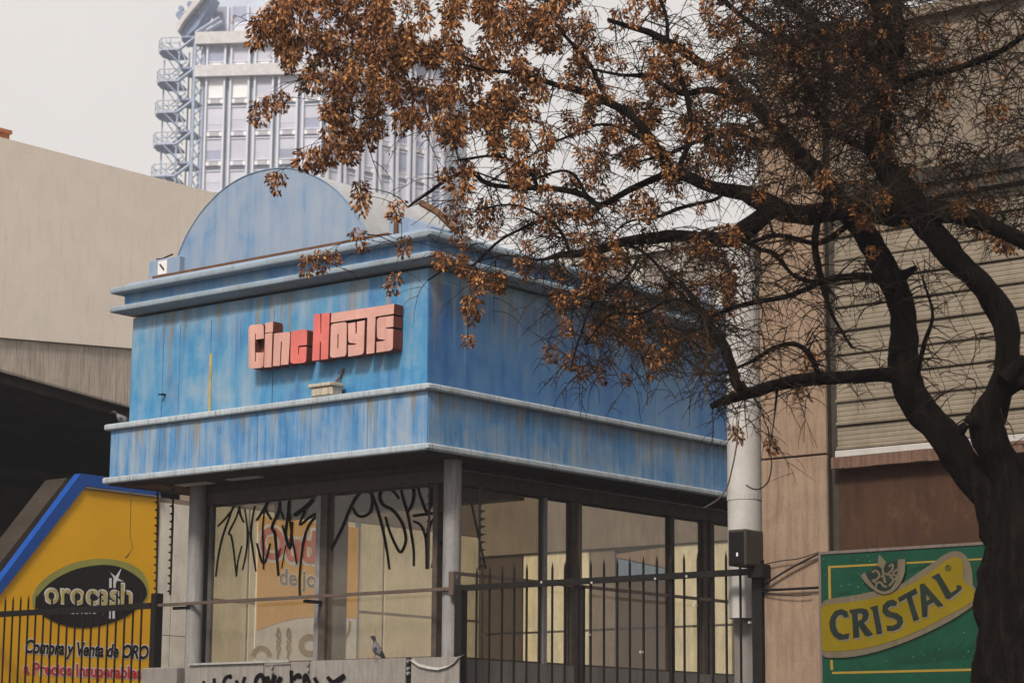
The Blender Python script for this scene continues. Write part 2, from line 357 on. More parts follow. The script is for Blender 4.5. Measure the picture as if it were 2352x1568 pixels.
def bark_mat():
    t = NT('dark_furrowed_bark')
    f = t.noise(2.0, (9, 9, 2.0), 9, 0.75, 0.3); g = t.noise(1.1, (1, 1, 1), 6, 0.7, off=(3, 3, 3))
    c = t.ramp(f, [(0.33, (0.003, 0.0022, 0.0018)), (0.52, (0.010, 0.0072, 0.0056)), (0.72, (0.030, 0.022, 0.016))])
    c = t.mix(t.ramp(g, [(0.55, 0.0), (0.75, 0.55)]), c, (0.034, 0.028, 0.020))
    t.bump(f, 1.0, 0.07)
    return t.fin(c, 0.95, 0, 0.04)
M['bark'] = bark_mat()
M['twig'] = plain('brown_twig_bark', (0.028, 0.018, 0.012), 0.9, 0.5, 3, spec=0.05)
M['pigeon_grey'] = plain('grey_feathers', (0.15, 0.14, 0.155), 0.7, 0.35, 14)
M['pigeon_dark'] = plain('dark_feathers', (0.028, 0.026, 0.032), 0.6, 0.3, 18)
M['pigeon_leg'] = plain('pink_bird_leg', (0.35, 0.13, 0.10), 0.6, 0.2)
M['beak'] = plain('grey_beak', (0.09, 0.08, 0.08), 0.5, 0.1)

def leaf_mat():
    t = NT('dry_brown_seed_keys')
    g = t.n('ShaderNodeNewGeometry')
    col = t.ramp(g.outputs['Random Per Island'], [(0.0, (0.018, 0.008, 0.004)), (0.36, (0.12, 0.043, 0.013)), (0.72, (0.34, 0.13, 0.036)), (1.0, (0.60, 0.30, 0.11))])
    m = t.fin(col, 0.6, 0, 0.3)
    tr = t.n('ShaderNodeBsdfTranslucent'); t.l(col, tr.inputs['Color'])
    ms = t.n('ShaderNodeMixShader'); ms.inputs[0].default_value = 0.22
    t.l(t.b.outputs[0], ms.inputs[1]); t.l(tr.outputs[0], ms.inputs[2]); t.l(ms.outputs[0], t.o.inputs['Surface'])
    return m
M['leaf'] = leaf_mat()
def glass_mat(name, tint=(0.86, 0.84, 0.78), dirt=0.12):
    t = NT(name); t.t.nodes.remove(t.b)
    tr = t.n('ShaderNodeBsdfTransparent'); tr.inputs[0].default_value = rgb(tint)
    gl = t.n('ShaderNodeBsdfGlossy'); gl.inputs['Roughness'].default_value = 0.03; gl.inputs['Color'].default_value = (0.9, 0.9, 0.9, 1)
    lw_ = t.n('ShaderNodeLayerWeight'); lw_.inputs['Blend'].default_value = 0.5
    pw = t.n('ShaderNodeMath', operation='POWER'); t.l(lw_.outputs['Facing'], pw.inputs[0]); pw.inputs[1].default_value = 5.0
    fr = t.n('ShaderNodeMath', operation='MULTIPLY_ADD'); t.l(pw.outputs[0], fr.inputs[0]); fr.inputs[1].default_value = 0.94; fr.inputs[2].default_value = 0.05
    m1 = t.n('ShaderNodeMixShader'); t.l(fr.outputs[0], m1.inputs[0]); t.l(tr.outputs[0], m1.inputs[1]); t.l(gl.outputs[0], m1.inputs[2])
    df = t.n('ShaderNodeBsdfDiffuse'); df.inputs[0].default_value = (0.30, 0.25, 0.20, 1)
    nz = t.noise(3, (2, 2, 0.6), 7, 0.7)
    m2 = t.n('ShaderNodeMixShader'); t.l(t.ramp(nz, [(0.3, dirt * 0.4), (0.75, dirt * 1.6)]), m2.inputs[0]); t.l(m1.outputs[0], m2.inputs[1]); t.l(df.outputs[0], m2.inputs[2])
    t.l(m2.outputs[0], t.o.inputs['Surface']); return t.m
M['glass'] = glass_mat('dusty_window_glass', dirt=0.15)

# ------------------------------------------------------------------ lettering helper (flat print)
def text_geo(s, bold=0.0):
    cu = bpy.data.curves.new('lettering', 'FONT'); cu.body = s; cu.size = 1; cu.offset = bold; cu.resolution_u = 4
    o = bpy.data.objects.new('lettering', cu); COL.objects.link(o); bpy.context.view_layer.update()
    me = bpy.data.meshes.new_from_object(o.evaluated_get(bpy.context.evaluated_depsgraph_get()))
    vs = [(v.co.x, v.co.y) for v in me.vertices]; fs = [tuple(p.vertices) for p in me.polygons]
    bpy.data.objects.remove(o); bpy.data.curves.remove(cu); bpy.data.meshes.remove(me)
    return vs, fs
def lettering(mb, s, left, right, height, fn, d, bold=0.0, shear=0.0, mi=0, cap=0.69, ref=None):
    # left / right: ends of the baseline in the picture, height: capital height there
    vs, fs = text_geo(s, bold)
    rv = text_geo(s, 0.0)[0] if bold else vs
    x0 = min(p[0] for p in rv); x1 = max(p[0] for p in rv)
    P = []
    for x, y in vs:
        t = (x - x0) / (x1 - x0); h = y / cap
        px = left[0] + (right[0] - left[0]) * t + shear * height * h
        py = left[1] + (right[1] - left[1]) * t - height * h
        P.append(fn(px, py, d))
    mb.add(P, fs, mi); return mb

# ================================================================== SETTING
g = MB(); g.add([(-900, -300, 0), (900, -300, 0), (900, 1500, 0), (-900, 1500, 0)], [(0, 1, 2, 3)])
solo(g, 'ground', M['asphalt'], None, None, frame='W', kind='structure', recalc=False)
g = MB(); g.box(-14, 30, -9.5, 0.3, -0.02, 0.14)
solo(g, 'pavement', M['pavement'], None, None, base=(0, 0, 0), kind='structure')

# ================================================================== KIOSK
ZB0, ZB1, ZM0, ZM1 = 5.373, 5.457, 6.100, 6.182
kiosk = thing('ticket_kiosk', 'weathered blue kiosk with moulded cornice, half-round gable and glazed ground storey', 'building', (-2.87, 0.5, 0))
def slab(name, m, x0, x1, y0, z0, z1, bev=0.0, y1=8.0, parent=kiosk, seg=1):
    b = MB(); xi, yi = -0.82, 2.95                       # L plan: front block, right wing; unseen rear opened to let sky light in
    b.prism([(x0, y0), (x1, y0), (x1, y1), (xi, y1), (xi, yi), (x0, yi)], lambda x, y, d=0.0: (x, y, d), z0, z1)
    return b.build(name, m, parent, bevel=bev, seg=seg)
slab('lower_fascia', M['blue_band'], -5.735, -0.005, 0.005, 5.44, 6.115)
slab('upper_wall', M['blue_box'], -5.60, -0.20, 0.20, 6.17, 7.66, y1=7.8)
slab('bottom_moulding', M['trim_white'], -5.81, 0.075, -0.07, ZB0, ZB1, 0.022, 8.07, seg=2)
slab('middle_moulding', M['trim_white'], -5.81, 0.075, -0.07, ZM0, ZM1, 0.022, 8.07, seg=2)
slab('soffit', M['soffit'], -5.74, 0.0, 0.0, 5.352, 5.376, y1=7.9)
b = MB(); b.box(-5.3, -0.9, 2.7, 2.94, 5.1, 5.35); b.build('rear_beam', M['brown_frame'], kiosk)
b = MB()                                                         # cove under the cornice ledge
o0, o1, za, zb_ = 0.0, 0.20, 7.70, 7.735
P6 = lambda o, z: [(-5.62 - o, 0.18 - o, z), (-0.18 + o, 0.18 - o, z), (-0.18 + o, 7.8 + o, z), (-0.8, 7.8 + o, z), (-0.8, 2.9, z), (-5.62 - o, 2.9, z)]
b.add(P6(o0, za) + P6(o1, zb_),
      [(5, 4, 3, 2, 1, 0), (6, 7, 8, 9, 10, 11)] + [(i, (i + 1) % 6, 6 + (i + 1) % 6, 6 + i) for i in range(6)])
b.build('cornice_cove', M['trim'], kiosk)
slab('cornice_ledge', M['trim'], -5.84, 0.04, -0.03, 7.732, 7.81, 0.02, 8.02, seg=2)
slab('cornice_frieze', M['blue_frieze'], -5.69, -0.11, 0.11, 7.805, 8.0, y1=7.9)
slab('cornice_rim', M['trim'], -5.84, 0.035, -0.035, 7.992, 8.08, 0.025, 8.02, seg=2)
slab('cornice_cap', M['blue_arch'], -5.68, -0.12, 0.12, 8.075, 8.15, 0.03, 7.9, seg=2)
b = MB(); b.box(-5.2, -0.86, 0.16, 0.3, 8.145, 8.19); b.build('cornice_flashing', M['rust'], kiosk)
# sheet panels of the upper wall
seams = [-5.60, -4.952, -4.624, -4.023, -2.848, -0.20]
for i in range(5):
    x0, x1 = seams[i] + 0.006, seams[i + 1] - 0.006
    if i == 4: x1 = -0.194
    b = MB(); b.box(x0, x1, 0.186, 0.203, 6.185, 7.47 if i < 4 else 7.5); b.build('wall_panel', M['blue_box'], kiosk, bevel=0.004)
ys = [0.2, 2.4, 4.9, 7.4]
for i in range(3):
    b = MB(); b.box(-0.203, -0.188, ys[i] + (0.006 if i else -0.0), ys[i + 1] - 0.006, 6.185, 7.5); b.build('wall_panel', M['blue_side_shade'], kiosk, bevel=0.004)
xs = [-5.735, -4.75, -3.98, -2.9, -1.95, -0.98, 0.0]
for i in range(6):
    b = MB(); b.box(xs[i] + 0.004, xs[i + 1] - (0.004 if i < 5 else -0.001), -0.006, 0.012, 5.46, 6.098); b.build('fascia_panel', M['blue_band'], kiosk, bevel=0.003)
ys = [0.012, 1.1, 2.3, 3.4, 4.6, 5.8, 7.0]
for i in range(6):
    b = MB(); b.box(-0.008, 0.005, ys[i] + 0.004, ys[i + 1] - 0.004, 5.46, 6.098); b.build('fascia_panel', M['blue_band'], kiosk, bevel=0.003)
b = MB(); b.box(-4.03, -3.985, 0.176, 0.19, 6.19, 7.0); b.build('seam_strip', plain('yellowed_sealant', (0.42, 0.33, 0.14), 0.8, 0.3, 4), kiosk)
b = MB(); b.box(-4.9, -4.87, 0.12, 0.19, 6.52, 6.545); b.box(-4.93, -4.9, 0.1, 0.14, 6.525, 6.54); b.build('hook', M['black_metal'], kiosk)
# round gable and vault behind it
c2 = crop(340, 600, 0.5952)
arc = [c2(*p) for p in [(540, 640), (552, 600), (600, 485), (645, 405), (700, 325), (755, 262), (800, 216), (870, 160), (950, 112), (1030, 80), (1110, 60),
                        (1190, 50), (1260, 52), (1330, 68), (1400, 96), (1460, 125), (1520, 165), (1580, 220), (1640, 290), (1680, 350), (1712, 410), (1735, 475), (1745, 520)]]
fa = front(0.35); zb = 8.12
pts = [(fa(*p)[0], max(zb, fa(*p)[2])) for p in arc]; pts = smooth_path(pts, 3)
pts = [(pts[0][0], zb)] + pts + [(pts[-1][0], zb)]
fxz = lambda c: (lambda x, z, d=0.0: (x, c - d, z))
b = MB(); b.prism(pts, fxz(0.35), -0.05, 0.0); b.build('gable_panel', M['blue_arch'], kiosk)
b = MB(); b.prism([(x + (-2.55 - x) * 0.004, z - 0.012 if z > zb else z) for x, z in pts], fxz(0.40), -2.2, -0.001); b.build('vault_roof', M['vault'], kiosk)
b = MB()
for q0, q1 in zip(pts[1:-2], pts[2:-1]):
    pass
b.tube([(x, 0.345, z) for x, z in pts[1:-1]], 0.008, 5); b.build('gable_edging', M['blue_arch'], kiosk)
fb = front(0.25)
x0, _, z0 = fb(342, 600); x1, _, _ = fb(412, 588)
b = MB(); b.box(x0, x1, 0.25, 0.7, 8.14, z0); b.build('parapet_block', M['blue_arch'], kiosk, bevel=0.01)
b = MB(); b.box(x0 + 0.2, x0 + 0.38, 0.238, 0.249, 8.22, z0 - 0.03); b.build('notice_plate', M['sign_white'], kiosk)
b = MB(); b.tube([(x0 + 0.25, 0.23, 8.36), (x0 + 0.33, 0.23, 8.28)], 0.012, 5); b.tube([(x0 + 0.1, 0.3, z0 + 0.02), (x0 + 0.22, 0.3, z0 + 0.015), (x0 + 0.42, 0.3, z0 + 0.05)], 0.012, 5); b.build('bracket', M['black_metal'], kiosk)
b = MB(); b.prism([(-0.92, 8.14), (-0.92, 8.46), (-0.78, 8.43), (-0.22, 8.2), (-0.22, 8.14)], fxz(0.25), -0.5, 0.0); b.build('parapet_block', M['blue_arch'], kiosk)
b = MB(); b.box(-0.81, -0.75, 0.22, 0.3, 8.14, 8.42); b.build('parapet_post', M['rust'], kiosk)
b = MB(); b.tube([(-1.5, 1.5, 8.92), (-0.95, 1.2, 8.66), (-0.2, 0.72, 8.22)], 0.045, 6); b.build('roof_edging', M['rust'], kiosk)
# lintels, walls below the glass
def bar(name, m, x0, x1, y0, y1, z0, z1, bev=0.0, parent=kiosk):
    b = MB(); b.box(x0, x1, y0, y1, z0, z1); return b.build(name, m, parent, bevel=bev)
bar('lintel', M['brown_frame'], -4.98, -0.46, 0.86, 1.10, 5.11, 5.355, 0.01)
bar('lintel', M['brown_frame'], -0.70, -0.46, 1.101, 7.6, 5.11, 5.355, 0.01)
bar('lintel_strip', M['steel_frame'], -0.455, -0.42, 0.9, 7.6, 5.275, 5.29)
bar('lintel_strip', M['beam'], -4.98, -0.46, 0.83, 0.858, 5.26, 5.28)
bar('base_wall', M['grey_conc'], -4.95, -0.5, 0.93, 1.12, 0, 2.965)
bar('base_wall', M['grey_conc'], -0.69, -0.5, 1.121, 7.6, 0, 2.965)
bar('ceiling_panel', M['white_strip'], -4.9, -4.3, 0.42, 0.6, 5.335, 5.35)
bar('ceiling_panel', M['white_strip'], -4.75, -4.55, 1.6, 1.8, 5.335, 5.35)
bar('ceiling_panel', M['white_strip'], -3.9, -3.3, 0.40, 0.52, 5.335, 5.35)
bar('soffit_board', M['rust'], -5.4, -4.95, 0.15, 1.2, 5.33, 5.351)
for (x, y) in ((-0.25, 0.76), (-4.80, 0.76), (-0.3, 7.7)):
    b = MB(); b.tube([(x, y, 0), (x, y, 2.9), (x, y, 5.351)], 0.112, 20); b.build('column', M['column'], kiosk, smooth=False)
for p in kiosk.children:
    if p.name.startswith('column'):
        for f in p.data.polygons: f.use_smooth = len(f.vertices) == 4
# dark post inside, rear frames
yi = hit(768, 1300, 'x', -3.4).y
bar('inner_post', M['taupe'], -3.52, -3.28, yi - 0.13, yi + 0.13, 0, 5.35)
bar('mullion', M['brown_frame'], -4.86, -4.76, 0.94, 1.06, 2.966, 5.109)
bar('mullion', M['steel_frame'], -4.753, -4.735, 0.94, 1.0, 2.966, 5.109)
bar('mullion', M['brown_frame'], -2.66, -2.54, 0.93, 1.08, 2.966, 5.109)
bar('mullion', M['steel_frame'], -2.76, -2.665, 0.95, 1.03, 2.966, 5.109)
bar('mullion', M['brown_frame'], -0.72, -0.64, 0.93, 1.08, 2.966, 5.109)
for y0, y1, m in ((1.125, 1.2, 'brown_frame'), (2.86, 2.93, 'steel_frame'), (3.44, 3.53, 'brown_frame'), (3.58, 3.66, 'taupe'), (5.66, 5.75, 'brown_frame'), (6.45, 6.54, 'brown_frame'), (6.63, 6.72, 'brown_frame'), (7.55, 7.62, 'brown_frame')):
    bar('mullion', M[m], -0.60, -0.50, y0, y1, 2.966, 5.109)
def window(plane, lo, hi, z0=2.966, z1=5.109, fr=0.025):
    fn = (lambda u, z, d=0.0: (u, 1.0 - d, z)) if plane == 'f' else (lambda u, z, d=0.0: (-0.55 + d, u, z))
    hole = [(lo + fr, z0 + fr), (hi - fr, z0 + fr), (hi - fr, z1 - fr), (lo + fr, z1 - fr)]
    b = MB(); b.prism([(lo, z0), (hi, z0), (hi, z1), (lo, z1)], fn, -0.015, 0.015, [hole]); w = b.build('window', M['brown_frame'], kiosk)
    p = MB(); p.prism(hole, fn, -0.003, 0.003); p.build('pane', M['glass'], w); return w
wl = window('f', -4.733, -2.762); wr = window('f', -2.538, -0.722)
for lo, hi in ((1.202, 2.858), (2.932, 3.438), (3.662, 5.658), (5.752, 6.448), (6.722, 7.548)): window('r', lo, hi)
# graffiti on the glass
g2 = crop(780, 1800, 0.2423); g3 = crop(1180, 1760, 0.26790); fg = front(0.998)
def strokes(lst, cr, sc, fn, parent, d=0.006, name='graffiti', nseg=4):
    b = MB()
    for w, pl in lst:
        pl = [cr(*p) for p in pl]
        if len(pl) > 2: pl = smooth_path(pl, nseg)
        n = len(pl); ww = [w * sc * (0.75 + 0.25 * math.sin(math.pi * (i + 0.5) / n)) for i in range(n)]
        b.ribbon(pl, fn, ww, 0, d)
        d += 0.0004
    o = b.build(name, M['spray'], parent, recalc=False); o['kind'] = 'stuff'; return o
strokes([(34, [(420, 395), (300, 560), (155, 715)]), (36, [(400, 400), (320, 620), (235, 860), (170, 1150), (125, 1490)]),
         (34, [(490, 400), (450, 560), (330, 810), (365, 860), (405, 1100), (445, 1490)]), (28, [(445, 1490), (470, 1250), (530, 1010)]),
         (36, [(490, 400), (510, 540), (565, 655)]), (32, [(575, 440), (605, 650), (618, 850), (600, 1100), (540, 1390)]),
         (36, [(730, 395), (690, 620), (672, 850), (700, 1080), (748, 1410)]), (24, [(610, 790), (670, 830)]),
         (44, [(935, 325), (870, 450), (755, 628)]), (44, [(930, 330), (905, 460), (992, 608)]), (34, [(880, 470), (855, 750), (862, 1000), (868, 1380)]),
         (38, [(765, 970), (868, 1300), (972, 975)]), (50, [(1115, 325), (1100, 480), (1000, 725), (1045, 830), (1072, 1150), (1100, 1480)]),
         (26, [(1130, 470), (1180, 605)]), (52, [(1265, 315), (1240, 600), (1212, 850), (1280, 1050), (1300, 850), (1315, 640)]),
         (36, [(1160, 690), (1230, 950), (1280, 1065)]), (34, [(1268, 500), (1300, 800), (1385, 1300)]), (64, [(1640, 290), (1500, 430), (1335, 545)]),
         (44, [(1510, 470), (1430, 690), (1560, 590), (1650, 530), (1700, 545), (1570, 700), (1480, 1000), (1430, 1480), (1432, 1800)]),
         (22, [(1215, 1000), (1150, 1365)]), (22, [(1080, 1250), (1135, 1050)])], g2, 0.2423 / 1.63265, fg, wl)
strokes([(46, [(60, 1385), (200, 1170), (380, 830), (500, 540), (610, 350), (720, 285), (795, 330), (812, 450), (780, 590), (680, 655), (590, 630), (540, 530)]),
         (42, [(790, 310), (870, 520), (950, 800), (1010, 1100), (1052, 1395)]),
         (46, [(1185, 405), (1120, 320), (1030, 262), (950, 280), (912, 380), (960, 490), (1100, 570), (1220, 730), (1275, 900), (1275, 1030), (1210, 1155), (1140, 1060), (1050, 850), (995, 660)]),
         (42, [(1200, 240), (1250, 430), (1310, 640), (1350, 850), (1390, 1120), (1393, 1350)]), (44, [(1200, 225), (1320, 205), (1390, 300), (1370, 470), (1295, 620)]),
         (40, [(1440, 235), (1500, 420), (1580, 600), (1650, 450), (1765, 240)]), (42, [(1375, 650), (1580, 620), (1795, 602)]),
         (40, [(1385, 720), (1480, 770), (1540, 880), (1568, 1040), (1570, 1390)]), (38, [(1572, 1040), (1600, 850), (1650, 720), (1745, 650)]),
         (38, [(1755, 715), (1720, 1000), (1648, 1375)]), (28, [(1785, 990), (1680, 1320)]), (26, [(1605, 560), (1600, 760), (1570, 930)]), (36, [(1655, 235), (1620, 520)])],
        g3, 0.2679 / 1.63265, fg, wr)

# ================================================================== LETTER SIGN
r1 = crop(900, 1120, 640 / 2352); fl = front(0.0)
cine = thing('letter_sign', 'red and faded pink Cine Hoyts block letters standing out from the blue wall', 'sign', (-1.9, 0.1, 7.0))
LET = {
 'C': ('p', [(118, 410), (128, 378), (150, 362), (295, 347), (325, 372), (328, 545), (218, 562), (218, 480), (206, 480), (206, 862), (218, 862), (218, 740), (328, 738), (320, 920), (308, 940), (285, 950), (160, 962), (132, 955), (118, 930)], []),
 'dot': ('p', [(350, 335), (457, 312), (453, 455), (346, 470)], []),
 'i': ('p', [(346, 482), (447, 464), (432, 938), (330, 947)], []),
 'n': ('p', [(470, 478), (660, 456), (685, 465), (692, 490), (666, 902), (560, 912), (579, 595), (572, 585), (563, 595), (547, 920), (452, 927)], []),
 'e': ('r', [(702, 490), (715, 455), (740, 442), (885, 420), (912, 425), (925, 448), (920, 635), (815, 645), (802, 655), (800, 765), (810, 765), (815, 668), (918, 658), (912, 830), (903, 865), (878, 880), (745, 893), (710, 885), (692, 860)], []),
 'H': ('r', [(1018, 212), (1106, 203), (1110, 480), (1119, 480), (1122, 202), (1236, 194), (1212, 827), (1114, 840), (1115, 590), (1100, 590), (1094, 843), (994, 853)], []),
 'o': ('p', [(1253, 385), (1262, 355), (1290, 342), (1440, 320), (1465, 330), (1472, 355), (1464, 750), (1455, 780), (1430, 792), (1275, 812), (1248, 800), (1240, 775)], [[(1345, 485), (1359, 485), (1354, 680), (1340, 680)]]),
 'y': ('p', [(1488, 340), (1590, 322), (1592, 480), (1609, 480), (1612, 317), (1720, 296), (1706, 725), (1695, 752), (1668, 768), (1490, 797), (1490, 640), (1592, 630), (1606, 616), (1510, 606), (1492, 580)], []),
 'T': ('p', [(1260, 200), (2125, 68), (2118, 206), (1868, 245), (1850, 745), (1742, 762), (1755, 258), (1252, 328)], []),
 's': ('p', [(1886, 310), (1895, 278), (1918, 258), (2116, 232), (2113, 384), (2012, 396), (2012, 410), (2113, 413), (2106, 670), (2095, 698), (2070, 712), (1880, 740), (1882, 592), (1985, 580), (2002, 566), (1910, 554), (1888, 525)], [])}
for k, (c, poly, holes) in LET.items():
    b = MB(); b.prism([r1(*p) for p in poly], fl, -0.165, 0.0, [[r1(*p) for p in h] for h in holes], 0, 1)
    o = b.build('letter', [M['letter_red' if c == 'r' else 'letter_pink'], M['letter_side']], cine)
    if c == 'r': o['label'] = 'brighter red letter ' + k
b = MB()
fw = front(0.0)
for q in ((230, 640), (770, 700), (1180, 520), (1640, 500), (2000, 480)):
    p = fw(*r1(*q)); b.box(p[0] - 0.03, p[0] + 0.03, 0.15, 0.19, p[2] - 0.03, p[2] + 0.03)
b.build('fixing', M['black_metal'], cine)
p0 = fw(*r1(215, 560)); p1 = fw(*r1(330, 740))
b = MB(); b.box(p0[0], p1[0] + 0.02, 0.1, 0.12, p1[2], p0[2]); b.build('back_plate', M['letter_side'], cine)

# lamp box on the ledge
lx0 = hit(*r1(975, 1200), 'y', -0.06).x; lx1 = hit(*r1(1272, 1200), 'y', -0.06).x
lt = hit(*r1(1100, 1165), 'y', -0.06).z
lamp = thing('lamp_box', 'small cream metal lamp box on the blue ledge under the letters', 'lamp', ((lx0 + lx1) / 2, 0.05, ZM1))
b = MB(); b.box(lx0, lx1, -0.06, 0.12, ZM1 + 0.003, lt - 0.05); b.build('housing', M['lamp_cream'], lamp, bevel=0.008)
b = MB(); b.box(lx0 - 0.03, lx1 + 0.02, -0.085, 0.14, lt - 0.048, lt); b.build('lid', M['lamp_cream'], lamp, bevel=0.01)
b = MB(); b.tube([(lx1 - 0.12, 0.1, lt), (lx1 - 0.08, 0.16, lt + 0.1), (lx1 - 0.04, 0.19, lt + 0.2)], 0.018, 6); b.build('bracket_arm', M['rust'], lamp)
b = MB(); b.box(lx0 + 0.03, lx1 - 0.03, -0.066, -0.0605, ZM1 + 0.02, lt - 0.065); b.build('lamp_window', M['lamp_cream'], lamp)

# ================================================================== PIGEONS
def pigeon(label, base, rz, pitch=0.0, group='pigeons perched on the kiosk'):
    t = thing('pigeon', label, 'pigeon', base, group='pigeons perched on the kiosk and hoarding'); t.rotation_euler = (0, 0, LROT + rz)
    B = Vector(base)
    # body faces -x; one lofted surface from beak base to tail
    sec = [(-0.150, 0.176, 0.010, 0.010), (-0.140, 0.180, 0.020, 0.021), (-0.122, 0.183, 0.024, 0.027), (-0.102, 0.178, 0.024, 0.027), (-0.086, 0.160, 0.026, 0.028),
           (-0.074, 0.136, 0.038, 0.040), (-0.052, 0.108, 0.052, 0.054), (-0.018, 0.092, 0.058, 0.060), (0.025, 0.082, 0.055, 0.054), (0.066, 0.070, 0.043, 0.038),
           (0.100, 0.057, 0.033, 0.022), (0.140, 0.046, 0.029, 0.011), (0.178, 0.036, 0.031, 0.006), (0.188, 0.034, 0.026, 0.004)]
    cp, sp = math.cos(pitch), math.sin(pitch)
    def tr(x, z): return (x * cp + (z - 0.08) * sp, 0.08 + (z - 0.08) * cp - x * sp)
    b = MB(); n = 12; ring = []
    for (x, z, w, h) in sec:
        for j in range(n):
            a = 2 * math.pi * j / n; X, Z = tr(x, z + math.sin(a) * h); b.v.append((B.x + X, B.y + math.cos(a) * w, B.z + Z + 0.005))
    for i in range(len(sec) - 1):
        for j in range(n):
            q = i * n; b.f.append((q + j, q + (j + 1) % n, q + n + (j + 1) % n, q + n + j)); b.m.append(1 if i < 5 or i > 9 else 0)
    b.f.append(tuple(range(n))); b.m.append(1); b.f.append(tuple((len(sec) - 1) * n + j for j in range(n))); b.m.append(1)
    b.build('body', [M['pigeon_grey'], M['pigeon_dark']], t, smooth=True)
    for s in (-1, 1):
        w = MB(); n2 = 10
        for x, z, hh in ((-0.055, 0.112, 0.012), (-0.03, 0.107, 0.034), (0.01, 0.098, 0.04), (0.06, 0.082, 0.032), (0.11, 0.064, 0.018), (0.15, 0.05, 0.006)):
            X, Z = tr(x, z + hh); X2, Z2 = tr(x, z - hh); yw = 0.064 - abs(x) * 0.16
            Xm, Zm = tr(x, z)
            w.v += [(B.x + X, B.y + s * (yw - 0.012), B.z + Z + 0.005), (B.x + Xm, B.y + s * (yw + 0.004), B.z + Zm + 0.005), (B.x + X2, B.y + s * (yw - 0.006), B.z + Z2 + 0.005)]
        for i in range(5):
            for j in range(2):
                q = i * 3 + j; w.f.append((q, q + 1, q + 4, q + 3)); w.m.append(1 if i > 2 or (i == 1 and j == 1) else 0)
        w.build('wing', [M['pigeon_grey'], M['pigeon_dark']], t, smooth=True)
        lg = MB(); X, Z = tr(0.0, 0.05); lg.tube([(B.x + X, B.y + s * 0.022, B.z + Z), (B.x + X - 0.005, B.y + s * 0.022, B.z + 0.006)], 0.005, 6)
        for dx, dy in ((-0.03, -0.012), (-0.034, 0), (-0.03, 0.012), (0.018, 0)): lg.tube([(B.x + X - 0.005, B.y + s * 0.022, B.z + 0.006), (B.x + X - 0.005 + dx, B.y + s * 0.022 + dy, B.z + 0.003)], [0.004, 0.002], 5)
        lg.build('leg', M['pigeon_leg'], t)
        e = MB(); X, Z = tr(-0.128, 0.187); e.tube([(B.x + X, B.y + s * 0.0215, B.z + Z + 0.005), (B.x + X, B.y + s * 0.0255, B.z + Z + 0.005)], 0.0042, 8); e.build('eye', M['rust'], t)
    k = MB(); X, Z = tr(-0.148, 0.177); X2, Z2 = tr(-0.176, 0.170); k.tube([(B.x + X, B.y, B.z + Z + 0.005), (B.x + X2, B.y, B.z + Z2 + 0.005)], [0.007, 0.0015], 6); k.build('beak', M['beak'], t)
    return t
px0 = hit(266, 965, 'z', ZM1)
pigeon('dark pigeon perched at the left end of the blue middle ledge', (-5.70, 0.16, ZM1 - 0.004), math.radians(40), 0.0)

# ================================================================== RUSTY RAIL, HOARDING, LOW WALL
ZR = 3.768
rail = thing('handrail', 'thin rusty rail running round the kiosk columns', 'railing', (-2.9, 0.6, 0))
b = MB(); b.box(-5.46, -0.16, 0.60, 0.64, ZR - 0.02, ZR + 0.02); b.build('front_bar', M['rail'], rail)
zr2 = hit(1240, 1336, 'x', -0.10).z
b = MB(); b.box(-0.12, -0.08, 0.645, 7.0, zr2 - 0.02, zr2 + 0.02); b.build('side_bar', M['rail'], rail)
for x in (-4.80, -2.62):
    b = MB(); b.box(x - 0.3 if x < -4 else x - 0.03, x + 0.03, 0.642, 0.66 if x < -4 else 0.93, ZR - 0.07, ZR - 0.03); b.build('bracket', M['black_metal'], rail)
b = MB(); b.box(-0.16, -0.08, 0.601, 0.645, ZR - 0.08, zr2 + 0.02); b.build('corner_bracket', M['rail'], rail)
for y in (3.1, 6.9):
    b = MB(); b.box(-0.115, -0.085, y, y + 0.05, 0, zr2 - 0.021); b.build('post', M['black_metal'], rail)

h5 = crop(560, 2380, 0.5102); fh = front(0.46)
hoard = thing('metal_hoarding', 'low hoarding of grey painted metal sheets with black graffiti before the windows', 'hoarding', (-2.6, 0.46, 0))
hx = [(270, 225, 838, 203, 'sheet'), (845, 222, 1030, 210, 'sheet'), (1042, 195, 1172, 193, 'sheet'), (1180, 188, 1878, 166, 'sheet'), (1925, 165, 2278, 158, 'sheet')]
for i, (xa, ya, xb, yb, m) in enumerate(hx):
    pa, pb = fh(*h5(xa, ya)), fh(*h5(xb, yb)); y = 0.46 + (0.012 if i % 2 else 0)
    b = MB(); b.prism([(pa[0], 0.15), (pb[0], 0.15), (pb[0], pb[2]), (pa[0], pa[2])], fxz(y), -0.02, 0); b.build('metal_sheet', M[m], hoard, bevel=0.003)
pa, pb = fh(*h5(300, 222)), fh(*h5(1035, 200))
b = MB(); b.box(pa[0], pb[0], 0.43, 0.458, pa[2] - 0.0, pa[2] + 0.025); b.build('top_edge', M['sheet_light'], hoard)
pc = fh(*h5(1900, 170)); b = MB(); b.box(pc[0] - 0.055, pc[0] + 0.055, 0.49, 0.53, 0.15, pc[2] + 0.01); b.build('post', M['black_metal'], hoard)
for q in ((1905, 190), (1905, 245), (1905, 280), (1168, 215), (1168, 262), (905, 235), (905, 275)):
    p = fh(*h5(*q)); b = MB(); b.tube([(p[0], 0.475, p[2]), (p[0], 0.44, p[2])], 0.022, 8); b.build('bolt', M['steel_frame'], hoard)
pts_ = [fh(*h5(x, y)) for x, y in ((1930, 165), (1990, 195), (2060, 225), (2130, 245), (2200, 215), (2250, 165), (2285, 135))]
b = MB()                                                         # curled top of the right sheet
lo = [fh(*h5(x, y), 0.03) for x, y in ((1925, 185), (1990, 230), (2060, 248), (2130, 256), (2200, 236), (2250, 205), (2280, 170))]
